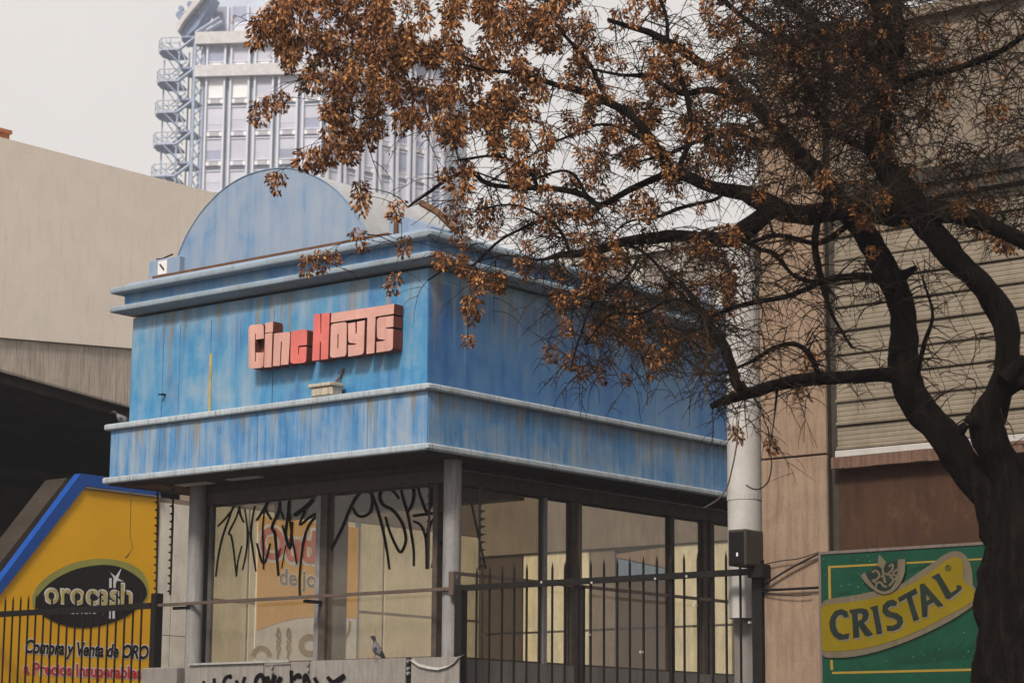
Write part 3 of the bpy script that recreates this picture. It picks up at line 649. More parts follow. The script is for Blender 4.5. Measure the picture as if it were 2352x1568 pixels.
hi = [fh(*h5(x, y), -0.10) for x, y in ((1925, 164), (1990, 160), (2060, 165), (2130, 180), (2200, 165), (2250, 150), (2284, 130))]
k = len(lo)
for i in range(k - 1): b.add([lo[i], lo[i + 1], hi[i + 1], hi[i]], [(0, 1, 2, 3)])
b.build('curled_edge', M['sheet_light'], hoard, smooth=True)
strokes([(30, [(390, 345), (410, 352)]), (26, [(478, 316), (480, 353)]), (28, [(545, 352), (565, 312), (600, 300), (590, 318)]), (26, [(640, 330), (650, 353)]), (26, [(705, 305), (690, 353)]),
         (34, [(780, 352), (795, 310), (825, 292), (845, 330), (840, 353)]), (34, [(868, 300), (880, 353)]), (34, [(925, 290), (905, 353)]), (34, [(970, 305), (945, 353)]),
         (30, [(1045, 258), (1050, 353)]), (34, [(1060, 330), (1085, 300), (1105, 295), (1110, 320)]), (34, [(1140, 353), (1150, 292), (1180, 352)]), (30, [(1215, 310), (1240, 353)]),
         (30, [(1310, 305), (1345, 340), (1375, 353)]), (38, [(1440, 292), (1390, 330), (1350, 353)])], h5, 0.5102 / 1.63265, fh, hoard, d=0.004)
zt = fh(865, 1507)[2]
pp = fh(866, 1507)
pigeon('grey pigeon with dark head standing on the metal hoarding', (pp[0], 0.452, pp[2] - 0.005), math.radians(36), math.radians(33))
b = MB(); b.box(-5.52, -4.83, 0.5, 0.85, 0, 2.93); solo(b, 'low_wall', M['grey_conc'], 'grey concrete stub wall beside the left kiosk column', 'wall', base=(-5.2, 0.65, 0), bevel=0.015)

# spiked deterrent strips hanging between the soffit and the rail
def spikes(label, path, sgn, n, px=0.075, y=0.6):
    t = thing('spike_strip', label, 'spike strip', path[0], group='spiked strips above the rail')
    b = MB(); b.tube(path, 0.014, 6); b.build('bar', M['black_metal'], t)
    b = MB(); A = Vector(path[0]); Z = Vector(path[-1])
    for i in range(n):
        p = A.lerp(Z, (i + 0.5) / n)
        b.add([(p.x, p.y - 0.004, p.z + 0.024), (p.x, p.y - 0.004, p.z - 0.024), (p.x + sgn * px, p.y, p.z + 0.004), (p.x, p.y + 0.006, p.z + 0.024), (p.x, p.y + 0.006, p.z - 0.024)],
              [(0, 1, 2), (3, 2, 4), (0, 2, 3), (1, 4, 2), (0, 3, 4, 1)])
    b.build('spikes', M['black_metal'], t); return t
f6 = front(0.62)
def PT(x, y): q = f6(x, y); return (q[0], 0.62, q[2])
spikes('leftmost spiked black strip, hanging against the yellow sign', [PT(359, 1378), PT(363, 1108)], -1, 15)
spikes('spiked black strip against the off-white panels left of the left column', [PT(391, 1366), PT(399, 1100)], -1, 15)
spikes('spiked black strip across the graffiti at the right end of the front window', [PT(984, 1306), PT(987, 1108)], -1, 10, 0.05)
fs = side(-0.05)
def PS(x, y): q = fs(x, y); return (-0.05, q[1], q[2])
spikes('spiked black strip standing right of the corner column', [PS(1101, 1308), PS(1102, 1112)], 1, 11, 0.11)
b = MB(); b.tube([PS(1075, 1118), PS(1100, 1235)], 0.016, 6); b.tube([PS(1100, 1235), PS(1116, 1305)], 0.012, 6)
solo(b, 'brace_rod', M['black_metal'], 'slanting black rod crossing the spiked strip by the corner column', 'rod', base=PS(1100, 1235))

# ================================================================== FENCE AND GATE
def picket(b, x, y, z0, z1, w=0.018):
    b.box(x - w / 2, x + w / 2, y - w / 2, y + w / 2, z0, z1 - 0.09)
    b.add([(x - w / 2, y - w / 2, z1 - 0.09), (x + w / 2, y - w / 2, z1 - 0.09), (x + w / 2, y + w / 2, z1 - 0.09), (x - w / 2, y + w / 2, z1 - 0.09), (x, y, z1)], [(0, 1, 4), (1, 2, 4), (2, 3, 4), (3, 0, 4)])
gate = thing('iron_gate', 'black iron gate of spiked bars between the corner column and the concrete pier', 'gate', (2.2, 0.62, 0))
c6 = crop(1700, 1740, 0.52288)
for x in (155, 247, 337, 424, 514, 602, 697, 787, 882, 972, 1067, 1162, 1252, 1350, 1447, 1550, 1642, 1740, 1845, 1943, 2045):
    vx = c6(x, 800); p = f6(*vx); b = MB(); th = 0.042 if x in (1550,) else 0.02
    picket(b, p[0], 0.655, 0.2, ZR + 0.26, th); b.build('picket', M['black_metal'], gate)
gl, gr = f6(1056, 1350)[0], f6(1735, 1311)[0]
for nm, z in (('top_rail', ZR), ('bottom_rail', 0.35)):
    b = MB(); b.box(gl, gr, 0.60, 0.644, z - 0.035, z + 0.035); b.build(nm, M['black_metal'], gate)
b = MB(); b.box(gl - 0.055, gl + 0.055, 0.59, 0.70, 0, ZR + 0.04); b.build('post', M['black_metal'], gate)
b = MB(); b.box(gr - 0.01, gr + 0.115, 0.56, 0.69, 0, ZR + 0.12); b.build('post', M['black_metal'], gate)
for x in (862, 905):
    p = f6(*c6(x, 900)); b = MB(); b.box(p[0] - 0.022, p[0] + 0.022, 0.66, 0.70, 0.2, ZR - 0.04); b.build('stile', M['black_metal'], gate)
for x, y in ((972, 1220), (1350, 1345), (1737, 1012), (1680, 803), (2130, 1133), (640, 845), (1000, 848), (1455, 820)):
    p = f6(*c6(x, y)); b = MB(); b.box(p[0] - 0.012, p[0] + 0.012, 0.595, 0.643, p[2] - 0.012, p[2] + 0.012); b.build('paint_fleck', M['white_strip'], gate)
fence = thing('iron_fence', 'black iron fence of spiked bars in front of the yellow sign', 'fence', (-7.2, 0.62, 0))
x = -5.60; i = 0
while x > -9.4:
    b = MB(); picket(b, x - 0.13, 0.655, 0.2, ZR + 0.27, 0.02); b.build('picket', M['black_metal'], fence); x -= 0.172
b = MB(); b.box(-9.6, -5.5, 0.60, 0.644, ZR - 0.04, ZR + 0.04); b.build('top_rail', M['black_metal'], fence)
b = MB(); b.box(-9.6, -5.5, 0.60, 0.644, 0.3, 0.37); b.build('bottom_rail', M['black_metal'], fence)
xp = f6(349, 1400)[0]; b = MB(); b.box(xp + 0.03, xp + 0.13, 0.57, 0.70, 0, f6(357, 1362)[2]); b.build('post', M['black_metal'], fence)

# ================================================================== LEFT BUILDING, SHOP, SIGN
lw = thing('concrete_building', 'tall blank beige rendered building with a dark recess beneath it', 'building', (-11, 4, 0))
fyz = lambda c: (lambda y, z, d=0.0: (c + d, y, z))
def kz(y): return 8.06 + 0.079 * (y - 1.38)
def bz(y): return 7.59 - 0.0925 * (y - 1.41)
b = MB(); b.prism([(-1.6, kz(-1.6)), (-1.6, 11.18), (14, 11.18), (14, kz(14))], fyz(-10.0), -8, 0.0); b.build('wall', M['concrete_wall'], lw)
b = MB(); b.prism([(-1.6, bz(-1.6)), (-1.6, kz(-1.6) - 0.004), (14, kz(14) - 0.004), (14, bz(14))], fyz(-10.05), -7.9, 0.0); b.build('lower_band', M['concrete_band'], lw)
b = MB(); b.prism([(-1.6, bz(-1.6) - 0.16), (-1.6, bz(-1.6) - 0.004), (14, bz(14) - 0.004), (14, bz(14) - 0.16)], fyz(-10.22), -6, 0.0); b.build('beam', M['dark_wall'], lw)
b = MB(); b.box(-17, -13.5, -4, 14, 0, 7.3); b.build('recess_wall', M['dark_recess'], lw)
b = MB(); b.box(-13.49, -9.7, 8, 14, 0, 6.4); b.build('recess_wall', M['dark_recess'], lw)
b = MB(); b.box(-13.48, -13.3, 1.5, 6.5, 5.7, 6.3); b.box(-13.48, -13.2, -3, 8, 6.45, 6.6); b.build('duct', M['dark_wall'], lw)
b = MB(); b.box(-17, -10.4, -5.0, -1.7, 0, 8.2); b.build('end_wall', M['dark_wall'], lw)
cw = thing('chimney', 'orange brick chimney showing above the top left edge of the beige building', 'chimney', (-12.6, 2.0, 11.18))
cx1 = hit(22, 310, 'x', -11.2); cz = hit(10, 297, 'x', -11.2).z
b = MB(); b.box(-11.9, -11.2, cx1.y - 0.7, cx1.y, 11.17, cz - 0.06); b.build('stack', M['brick'], cw)
b = MB(); b.box(-11.93, -11.17, cx1.y - 0.73, cx1.y + 0.03, cz - 0.06, cz); b.build('cap', M['brick'], cw)
c4 = crop(0, 1660, 0.5738); s9 = side(-9.28)
sign = thing('shop_sign', 'large yellow Orocash gold buyers sign with a blue slanted border', 'sign', (-9.28, 2.5, 1.9))
yl = lambda y, z, d=0.0: (-9.28 + d, y, z)
pk = s9(*c4(555, 283)); rt = s9(*c4(1040, 348)); lf = s9(*c4(0, 985))
sl_ = (pk[2] - lf[2]) / (pk[1] - lf[1])
b = MB(); b.prism([(pk[1] - (pk[2] - 1.9) / sl_, 1.9), (pk[1], pk[2]), (rt[1], rt[2]), (rt[1], 1.9)], yl, -0.12, 0.0); b.build('panel', M['yellow'], sign)
ok_ = s9(*c4(520, 200)); ol = s9(*c4(0, 892)); so = (ok_[2] - ol[2]) / (ok_[1] - ol[1])
b = MB(); b.prism([(ok_[1] - (ok_[2] - 1.9) / so, 1.9), (ok_[1], ok_[2]), (rt[1], ok_[2]), (rt[1], rt[2] + 0.005), (pk[1] + 0.0, pk[2] + 0.005), (pk[1] - (pk[2] - 1.9) / sl_ - 0.006, 1.9)], yl, -0.12, 0.03); b.build('border', M['sign_blue'], sign)
b = MB(); b.box(-9.27, -9.24, pk[1], rt[1], rt[2] - 0.02, rt[2] + 0.002); b.build('edge_trim', M['steel_frame'], sign)
c4b = crop(0, 2080, 620 / 2025)
def pl(lst): return [c4b(*p) for p in lst]
b = MB(); b.prism(smooth_path(pl([(400, 640), (392, 560), (402, 480), (482, 345), (650, 213), (850, 110), (1050, 60), (1250, 42), (1450, 65), (1630, 125), (1765, 235), (1818, 400), (1800, 540), (1720, 640), (1560, 560), (900, 560), (520, 620), (400, 640)]), 3)[:-1], s9, 0.001, 0.004); b.build('oval_rim', M['sign_rim'], sign)
ov = pl([(440, 600), (445, 540), (480, 470), (620, 330), (800, 222), (1000, 152), (1260, 118), (1450, 142), (1600, 210), (1730, 310), (1790, 420), (1782, 520), (1700, 620), (1560, 740), (1350, 830), (1100, 885), (900, 882), (700, 832), (530, 742), (460, 665), (440, 600)])
b = MB(); b.prism(smooth_path(ov, 3)[:-1], s9, 0.004, 0.009); b.build('oval', M['sign_black'], sign)
b = MB(); lettering(b, 'orocash', c4b(540, 585), c4b(1612, 622), 205 * 0.3062 / 1.63265 * 1.32, s9, 0.013, 0.032); b.build('lettering', M['sign_white'], sign, recalc=False)
b = MB(); lettering(b, 'orocash', c4b(552, 580), c4b(1600, 617), 195 * 0.3062 / 1.63265 * 1.32, s9, 0.016, 0.006); b.build('lettering', M['gold'], sign, recalc=False)
b = MB()
for xa, xb in ((1333, 1362), (1385, 1412)):
    b.prism(pl([(xa, 285), (xb, 280), (xb, 400), (xa, 400)]), s9, 0.009, 0.012); b.prism(pl([(xa - 12, 672), (xb - 12, 670), (xb - 12, 776), (xa - 12, 778)]), s9, 0.009, 0.012)
b.prism(pl([(1478, 165), (1438, 285), (1512, 325), (1428, 312), (1400, 365), (1398, 300), (1342, 212), (1408, 262)]), s9, 0.013, 0.017)
for xa, xb in ((872, 905), (910, 950), (990, 1018), (1024, 1050), (1056, 1070), (1090, 1115), (1120, 1170)): b.prism(pl([(xa, 708), (xb, 709), (xb, 719), (xa, 718)]), s9, 0.009, 0.012)
b.build('star_and_bars', M['sign_white'], sign)
b = MB(); lettering(b, 'S.A.', c4b(1205, 735), c4b(1268, 738), 7, s9, 0.012); b.build('lettering', M['poster_grey'], sign, recalc=False)
for txt, L_, R_, hh, m, sh in (('Compra y Venta de ORO', (300, 1190), (1800, 1268), 155, 'sign_black', 0.16), ('a Precios Insuperables', (290, 1450), (1722, 1508), 140, 'sign_red', 0.0)):
    b = MB(); lettering(b, txt, c4b(*L_), c4b(*R_), hh * 0.3062 / 1.63265, s9, 0.003, 0.085, sh); b.build('lettering', M['sign_white'], sign, recalc=False)
    b = MB(); lettering(b, txt, c4b(*L_), c4b(*R_), hh * 0.3062 / 1.63265, s9, 0.006, 0.034, sh); b.build('lettering', M[m], sign, recalc=False)
b = MB(); s95 = side(-9.7); b.prism([c4(*p) for p in ((470, 235), (435, 228), (-300, 1170), (-300, 1350))], s95, -0.5, 0.0)
solo(b, 'stair_beam', M['dark_wall'], 'dark brown sloping beam behind the blue edge of the yellow sign', 'beam', base=s95(*c4(0, 800)))
fw5 = side(-9.0)
wp = smooth_path([(302, 1088), (300, 1180), (299, 1230), (304, 1255), (297, 1270), (288, 1281)], 4)
cb = [(-9.05 + 0.4, hit(x, y, 'x', -8.65).y, hit(x, y, 'x', -8.65).z) for x, y in wp]
b = MB(); b.tube([(cb[0][0], cb[0][1], cb[0][2] + 0.6)] + cb, [0.006] * (len(cb) - 4) + [0.008, 0.012, 0.014, 0.014, 0.01], 5); solo(b, 'cable', M['rust'], 'loose brown cable dangling before the yellow sign', 'cable', base=cb[0])

shop = thing('gold_shop', 'cream and taupe panelled shop wall seen behind and through the kiosk windows', 'building', (-9.3, 8, 0))
for y0, y1, m in ((4.12, 4.41, 'white_panel'), (4.43, 4.79, 'white_panel'), (4.82, 6.06, 'cream'), (6.12, 8.60, 'cream'), (8.73, 9.31, 'cream'), (9.38, 11.9, 'cream')):
    for z0, z1 in ((1.5, 4.255), (4.305, 5.80)):
        if m == 'white_panel': z0, z1 = (3.05, 3.66) if z0 < 2 else (3.67, 5.74)
        b = MB(); b.box(-9.4, -9.3, y0, y1, z0, z1); b.build('panel', M[m], shop)
b = MB(); b.box(-9.5, -9.32, 4.1, 12.1, 1.4, 5.82); b.build('mullions', M['taupe'], shop)
b = MB(); b.box(-9.33, -9.29, 8.61, 8.72, 1.5, 5.81); b.build('blue_strip', M['blue_strip'], shop)
b = MB(); b.box(-9.6, -9.305, 4.8, 12.1, 5.822, 7.1); b.build('fascia', M['taupe'], shop)
b = MB(); b.box(-9.4, -9.31, 4.12, 4.79, 1.5, 3.03); b.build('kick_panel', M['brick'], shop)
fb12 = front(12.0)
def seg(xa, xb): return fb12(xa, 1400)[0], fb12(xb, 1400)[0]
zt12 = 5.44
for xa, xb, m, top in ((1062, 1106, 'wood', zt12), (1110, 1198, 'wood', zt12), (1202, 1308, 'cream', zt12), (1312, 1352, 'cream', zt12), (1356, 1412, 'taupe', zt12), (1416, 1536, 'wood', 4.9), (1541, 1612, 'cream', zt12), (1616, 1680, 'cream', zt12), (1684, 1800, 'wood', zt12)):
    x0, x1 = seg(xa, xb)
    for z0, z1 in ((1.5, 4.03), (4.07, top)):
        b = MB(); b.box(x0, x1, 12.0, 12.1, z0, z1); b.build('panel', M[m], shop)
x0, x1 = seg(1416, 1536)
b = MB(); b.prism([(x0, 4.93), (x1, 4.93), (x1, 5.03), (x0, 5.28)], fxz(12.0), -0.1, 0); b.build('blue_strip', M['blue_strip'], shop)
b = MB(); b.prism([(x0, 5.30), (x1, 5.05), (x1, 5.43), (x0, 5.35)], fxz(12.0), -0.1, 0); b.build('tan_strip', M['plaster'], shop)
b = MB(); b.box(-11, 2, 12.08, 12.3, 1.4, 5.46); b.build('rear_frame', M['taupe'], shop)
b = MB(); b.box(-11, 2, 11.95, 12.3, 5.465, 8.5); b.build('fascia', M['taupe'], shop)
# poster on the cream panels
p5 = crop(600, 1780, 0.5102); s929 = side(-9.29); d2 = crop(780, 1800, 0.2423)
poster = thing('poster', 'orange and white Outlet de joyas poster on the cream shop wall', 'poster', (-9.29, 7.4, 3.0))
ya, yb = s929(*p5(705, 900))[1], s929(*p5(1448, 900))[1]; ztp = 5.72
zw = [(705, 1140), (800, 1108), (900, 1075), (1000, 1052), (1100, 1042), (1250, 1040), (1448, 1050)]
wq = [s929(*p5(*q)) for q in zw]
b = MB(); b.box(-9.30, -9.285, ya, yb, 2.0, ztp); b.build('backing', M['poster_white'], poster)
b = MB(); b.prism([(q[1], q[2]) for q in wq] + [(yb, ztp - 0.002), (ya, ztp - 0.002)], lambda y, z, d=0.0: (-9.285 + d, y, z), 0, 0.004); b.build('orange_field', M['poster_orange'], poster)
fp = side(-9.28)
for txt, L_, R_, hh, m, cr, bold in (('Outlet', (815, 1190), (2090, 1302), 470, 'poster_red', d2, 0.03), ('de joyas', (880, 800), (1312, 838), 115, 'poster_grey', p5, 0.02)):
    s_ = 0.2423 if cr is d2 else 0.5102
    b = MB(); lettering(b, txt, cr(*L_), cr(*R_), hh * s_ / 1.63265, fp, 0.0, bold * 3.2); b.build('lettering', M['poster_white'], poster, recalc=False)
    b = MB(); lettering(b, txt, cr(*L_), cr(*R_), hh * s_ / 1.63265, fp, 0.004, bold); b.build('lettering', M[m], poster, recalc=False)
b = MB()
for ox in (0, 75):
    pts_ = [p5(x + ox, y) for x, y in ((870, 1120), (860, 1180), (885, 1215), (858, 1260), (870, 1300), (862, 1345))]
    b.ribbon(smooth_path(pts_, 3), fp, 5, 0, 0.002); pts_ = [p5(x + ox, y) for x, y in ((870, 1120), (885, 1180), (858, 1225), (885, 1270), (868, 1310))]; b.ribbon(smooth_path(pts_, 3), fp, 3.5, 0, 0.003)
th = [i * math.pi / 9 for i in range(19)]
b.ribbon([p5(1100 + 62 * math.cos(t), 1250 + 62 * math.sin(t)) for t in th], fp, 13, 0, 0.002)
b.ribbon([p5(745 + 58 * math.cos(t), 1330 + 62 * math.sin(t)) for t in [math.pi + i * math.pi / 9 for i in range(10)]], fp, 11, 0, 0.002)
b.ribbon(smooth_path([p5(x, y) for x, y in ((1395, 1070), (1390, 1140), (1360, 1210), (1325, 1280))], 3), fp, 5, 0, 0.002)
b.build('jewellery_print', M['poster_brown'], poster, recalc=False)

# ================================================================== RIGHT BUILDING
rb = thing('commercial_building', 'beige building with a concrete pier, ribbed shutters and brown rendered wall', 'building', (7, 0.6, 0))
XR = 12.0
fr = front(0.62)
px_, pxe = 4.352, 5.19
jz = [0, fr(1830, 1353)[2], fr(1820, 1050)[2], 7.4, 9.64]
for i in range(4):
    b = MB(); b.box(px_, pxe, 0.62, 1.6, jz[i] + 0.012, jz[i + 1] - 0.006); b.build('pier_panel', M['plaster'], rb, bevel=0.008)
b = MB(); b.box(px_ + 0.02, pxe - 0.0, 0.66, 1.55, 0, 9.6); b.build('pier_core', M['beam'], rb)
b = MB(); b.box(pxe + 0.001, pxe + 0.075, 0.74, 1.5, 0, 9.6); b.build('dark_joint', M['beam'], rb)
zs = fr(2000, 1044)[2]
b = MB(); b.box(5.265, XR, 0.74, 1.2, 0, zs - 0.12); b.build('rendered_wall', M['brown_render'], rb)
b = MB(); n = 40                                                   # crumbling sill, uneven lower lip
for i in range(n):
    xa = 5.262 + (XR - 5.262) * i / n; xb = 5.262 + (XR - 5.262) * (i + 1) / n
    e = random.uniform(-0.006, 0.006); b.box(xa, xb - 0.0005, 0.60 + random.uniform(-0.003, 0.003), 1.1, zs - 0.115 + e, zs + random.uniform(-0.004, 0.008))
b.build('sill', M['sill'], rb)
b = MB(); b.box(5.262, XR, 0.68, 1.1, zs + 0.012, zs + 0.085); b.build('white_strip', M['white_strip'], rb, bevel=0.006)
z = zs + 0.09; zb_top = 7.62; k = 0
pitch_ = (zb_top - z) / 10
for i in range(10):
    b = MB()
    za, zc = z + i * pitch_, z + (i + 1) * pitch_; jy = random.uniform(-0.007, 0.007); tl_ = random.uniform(-0.008, 0.008)
    # rounded lip at the bottom, then fine ribs
    prof = [(0.74, za + 0.006), (0.705, za + 0.012), (0.70, za + 0.035), (0.735, za + 0.05)]
    m_ = 4
    for q in range(m_):
        zq = za + 0.05 + (zc - za - 0.05) * (q + 0.5) / m_; w_ = (zc - za - 0.05) / m_
        prof += [(0.735, zq - w_ * 0.42), (0.731, zq - w_ * 0.3), (0.731, zq + w_ * 0.3), (0.735, zq + w_ * 0.42)]
    prof += [(0.74, zc - 0.001)]
    vs_ = [(5.27, y + jy, zz + tl_) for y, zz in prof] + [(XR, y + jy * 0.3, zz - tl_) for y, zz in prof]; q = len(prof)
    b.add(vs_, [(j, j + 1, q + j + 1, q + j) for j in range(q - 1)])
    b.build('slat', M['shutter'], rb, recalc=False)
b = MB(); b.box(5.27, XR, 0.76, 1.2, zs, 9.6); b.build('shutter_backing', M['beam'], rb)
b = MB(); b.box(5.265, XR, 0.60, 1.2, 7.63, 7.76); b.box(5.265, XR, 0.56, 1.2, 7.765, 7.93); b.build('beam', M['beam'], rb)
xc = 5.27
for w in (1.5, 1.5, 1.5, 1.5, 0.7):
    for z0, z1 in ((7.94, 8.75), (8.76, 9.6)):
        b = MB(); b.box(xc + 0.004, xc + w - 0.004, 0.66, 0.75, z0, z1); b.build('cladding_panel', M['upper_clad'], rb)
    xc += w
b = MB(); b.box(4.3, XR, 0.55, 9, 9.605, 9.72); b.build('roof_edge', M['upper_clad'], rb)
b = MB(); b.box(4.4, XR, 1.61, 9, 0, 9.6); b.build('body', M['far_wall'], rb)
# drainpipe
dp = thing('drain_duct', 'round white duct hanging between the blue kiosk and the concrete pier', 'duct', (3.87, 1.0, 3.29))
for z0, z1 in ((3.29, 4.62), (4.64, 6.3), (6.32, 7.66)):
    b = MB(); b.tube([(3.885, 1.0, z0), (3.885, 1.0, z1)], 0.198, 24); o = b.build('pipe_section', M['white_pipe'], dp)
    for f in o.data.polygons: f.use_smooth = len(f.vertices) == 4
for zj in (4.63, 6.31):
    b = MB(); b.tube([(3.885, 1.0, zj - 0.03), (3.885, 1.0, zj + 0.03)], 0.204, 24); b.build('joint_band', M['white_strip'], dp)
b = MB(); b.prism([(3.95, 7.66), (4.12, 7.66), (4.14, 6.9)], fxz(0.86), -0.1, 0.0); b.build('bracket', M['grey_conc'], dp)
b = MB(); b.box(3.72, 4.08, 1.0, 1.3, 1.2, 3.27); solo(b, 'pier_stub', M['grey_conc'], 'grey concrete stub below the white duct', 'pillar', base=(3.9, 1.1, 1.2))
sp = thing('loudspeaker', 'boxy black fronted loudspeaker mounted on the gate post by the white duct', 'speaker', (3.85, 0.45, 3.9))
s0 = front(0.28); A_ = s0(*c6(1968, 470)); B_ = s0(*c6(2100, 722))
b = MB(); b.box(A_[0], B_[0], 0.28, 0.62, B_[2], A_[2]); b.build('housing', M['speaker_box'], sp, bevel=0.012)
b = MB(); b.box(A_[0] + 0.025, B_[0] - 0.03, 0.268, 0.281, B_[2] + 0.02, A_[2] - 0.03); b.build('grille', M['speaker'], sp)
b = MB(); b.box(A_[0] + 0.12, A_[0] + 0.14, 0.262, 0.268, B_[2] + 0.1, B_[2] + 0.14); b.build('badge', M['sign_white'], sp)
b = MB(); b.box(B_[0] - 0.1, B_[0] + 0.1, 0.45, 0.6, B_[2] - 0.12, B_[2] + 0.02); b.build('bracket', M['black_metal'], sp)
# wires from the gate post to the beer sign
c7 = crop(2640, 1660, 0.5739); f55 = front(0.57)
W_ = [('upper thin wire of those running from the gate post to the green sign', [(362, 800), (500, 770), (620, 755), (745, 715)], 0.006),
      ('thick sloping wire of those running from the gate post to the green sign', [(345, 960), (480, 870), (600, 800), (748, 725)], 0.012),
      ('lowest level wire of those running from the gate post to the green sign', [(345, 955), (500, 955), (640, 948), (750, 942)], 0.012),
      ('sagging lower wire of those running from the gate post to the green sign', [(345, 960), (460, 985), (600, 998), (700, 990)], 0.006)]
for lab, p_, r_ in W_:
    pts_ = [f55(*c7(*q)) for q in p_]; pts_ = smooth_path(pts_, 4); b = MB(); b.tube(pts_, r_, 5); solo(b, 'wire', M['rubber'], lab, 'wire', base=pts_[0], group='wires from the gate post to the green sign')
f30 = front(0.3)
for lab, p_, r_, m_ in (('long drooping brown wire crossing the white duct to the kiosk soffit', [(225, -150), (215, 0), (185, 160), (150, 290), (90, 370), (0, 425)], 0.009, 'rail'),
                   ('hooked thin wire loop hanging in front of the concrete pier', [(418, -110), (430, 30), (442, 140), (420, 250), (370, 298), (320, 300), (275, 275)], 0.008, 'rubber')):
    pts_ = smooth_path([f30(*c7(*q)) for q in p_], 4); b = MB(); b.tube(pts_, r_, 5); solo(b, 'wire', M[m_], lab, 'wire', base=pts_[0])

# ================================================================== BEER SIGN
YS = 0.45; fbs = front(YS); b5 = crop(3060, 2020, 640 / 2182)
tl = fbs(*b5(35, 165)); zt_s = tl[2]; x0s = tl[0]; x1s = x0s + 2.6; z0s = 2.0
beer = thing('beer_sign', 'green Cristal advertising board with a yellow banner beneath the brown wall', 'sign', (x0s + 1.3, YS, z0s))
b = MB(); b.box(x0s + 0.03, x1s, YS, YS + 0.14, z0s, zt_s - 0.03); b.build('board', M['beer_green'], beer)
b = MB(); b.box(x0s, x0s + 0.029, YS - 0.012, YS + 0.15, z0s, zt_s); b.box(x0s + 0.03, x1s, YS - 0.012, YS + 0.15, zt_s - 0.029, zt_s); b.build('frame', M['sign_frame'], beer)
def bp(lst, n=0, close=True):
    q = [b5(*p) for p in lst]
    return smooth_path(q + [q[0]], n)[:-1] if n else q
b = MB()
for L_ in ([(155, 345), (2300, 236), (2300, 256), (155, 372)], [(155, 374), (188, 372), (198, 900), (165, 900)], [(180, 1500), (212, 1500), (222, 1672), (190, 1672)]):
    b.prism(bp(L_), fbs, 0.001, 0.003)
b.prism([c7(*q) for q in ((838, 1494), (1900, 1468), (1900, 1484), (838, 1508))], fbs, 0.001, 0.003)
b.build('gold_lines', M['beer_gold'], beer)
rng = random.Random(3); b = MB()
for i in range(80):                                                # printed water drops
    x, y = rng.uniform(60, 2100), rng.uniform(170, 1650); r = rng.uniform(8, 24)
    b.prism([b5(x + r * 0.7 * math.cos(a), y + r * math.sin(a) * (1.3 if math.sin(a) > 0 else 1)) for a in [q * math.pi / 3 for q in range(6)]], fbs, 0.001, 0.002, mf=1)
    b.prism([b5(x - r * .2 + r * 0.4 * math.cos(a), y - r * .2 + r * .5 * math.sin(a)) for a in [q * math.pi / 3 for q in range(6)]], fbs, 0.002, 0.0035, mf=0)
o = b.build('water_drops', [M['beer_lite'], M['beer_dark']], beer); o['kind'] = 'stuff'
b = MB()
for i in range(34):
    x = 1000 + i * 38; y = 1600 - max(0, (i - 6)) * 4
    ln = 70 + 190 * min(1, i / 12) * (0.7 + 0.3 * math.sin(i * 1.7))
    b.ribbon([b5(x, y), b5(x + ln * 0.62, y - ln)], fbs, 4.2, 0, 0.0026)
for i in range(14): b.ribbon([b5(1190 + i * 24, 430 - i * 6), b5(1225 + i * 24, 375 - i * 7)], fbs, 2.4, 0, 0.0026)
for i in range(7): b.ribbon([b5(255 + i * 27, 720 - i * 3), b5(280 + i * 27, 680 - i * 3)], fbs, 2.6, 0, 0.0026)
b.build('hatching', M['beer_dark'], beer, recalc=False)['kind'] = 'stuff'
rim = [(70, 850), (105, 800), (180, 765), (400, 735), (600, 700), (760, 665), (950, 630), (1130, 560), (1330, 420), (1500, 310), (1620, 220), (1720, 168), (1800, 155), (1870, 175), (1940, 240), (1990, 350), (2010, 480), (2015, 590), (2053, 650), (2050, 760), (2030, 840), (1900, 935), (1700, 1060), (1400, 1210), (1100, 1335), (800, 1435), (500, 1500), (250, 1517), (110, 1500), (85, 1400), (75, 1200), (68, 1000)]
yel = [(76, 900), (140, 840), (400, 812), (650, 772), (900, 712), (1100, 642), (1300, 535), (1500, 402), (1650, 290), (1760, 236), (1840, 236), (1880, 275), (1896, 380), (1890, 500), (1950, 580), (2030, 645), (2030, 760), (1960, 835), (1700, 975), (1400, 1135), (1100, 1265), (850, 1345), (600, 1402), (300, 1432), (120, 1432), (92, 1380), (80, 1100)]
b = MB(); b.prism(bp([(x + 14, y + 26) for x, y in rim], 2), fbs, 0.001, 0.004); b.build('banner_shadow', M['beer_dark'], beer)
b = MB(); b.prism(bp(rim, 2), fbs, 0.004, 0.018); b.build('banner_rim', M['beer_rim'], beer)
b = MB(); b.prism(bp(yel, 2), fbs, 0.018, 0.021); b.build('banner', M['beer_yellow'], beer)
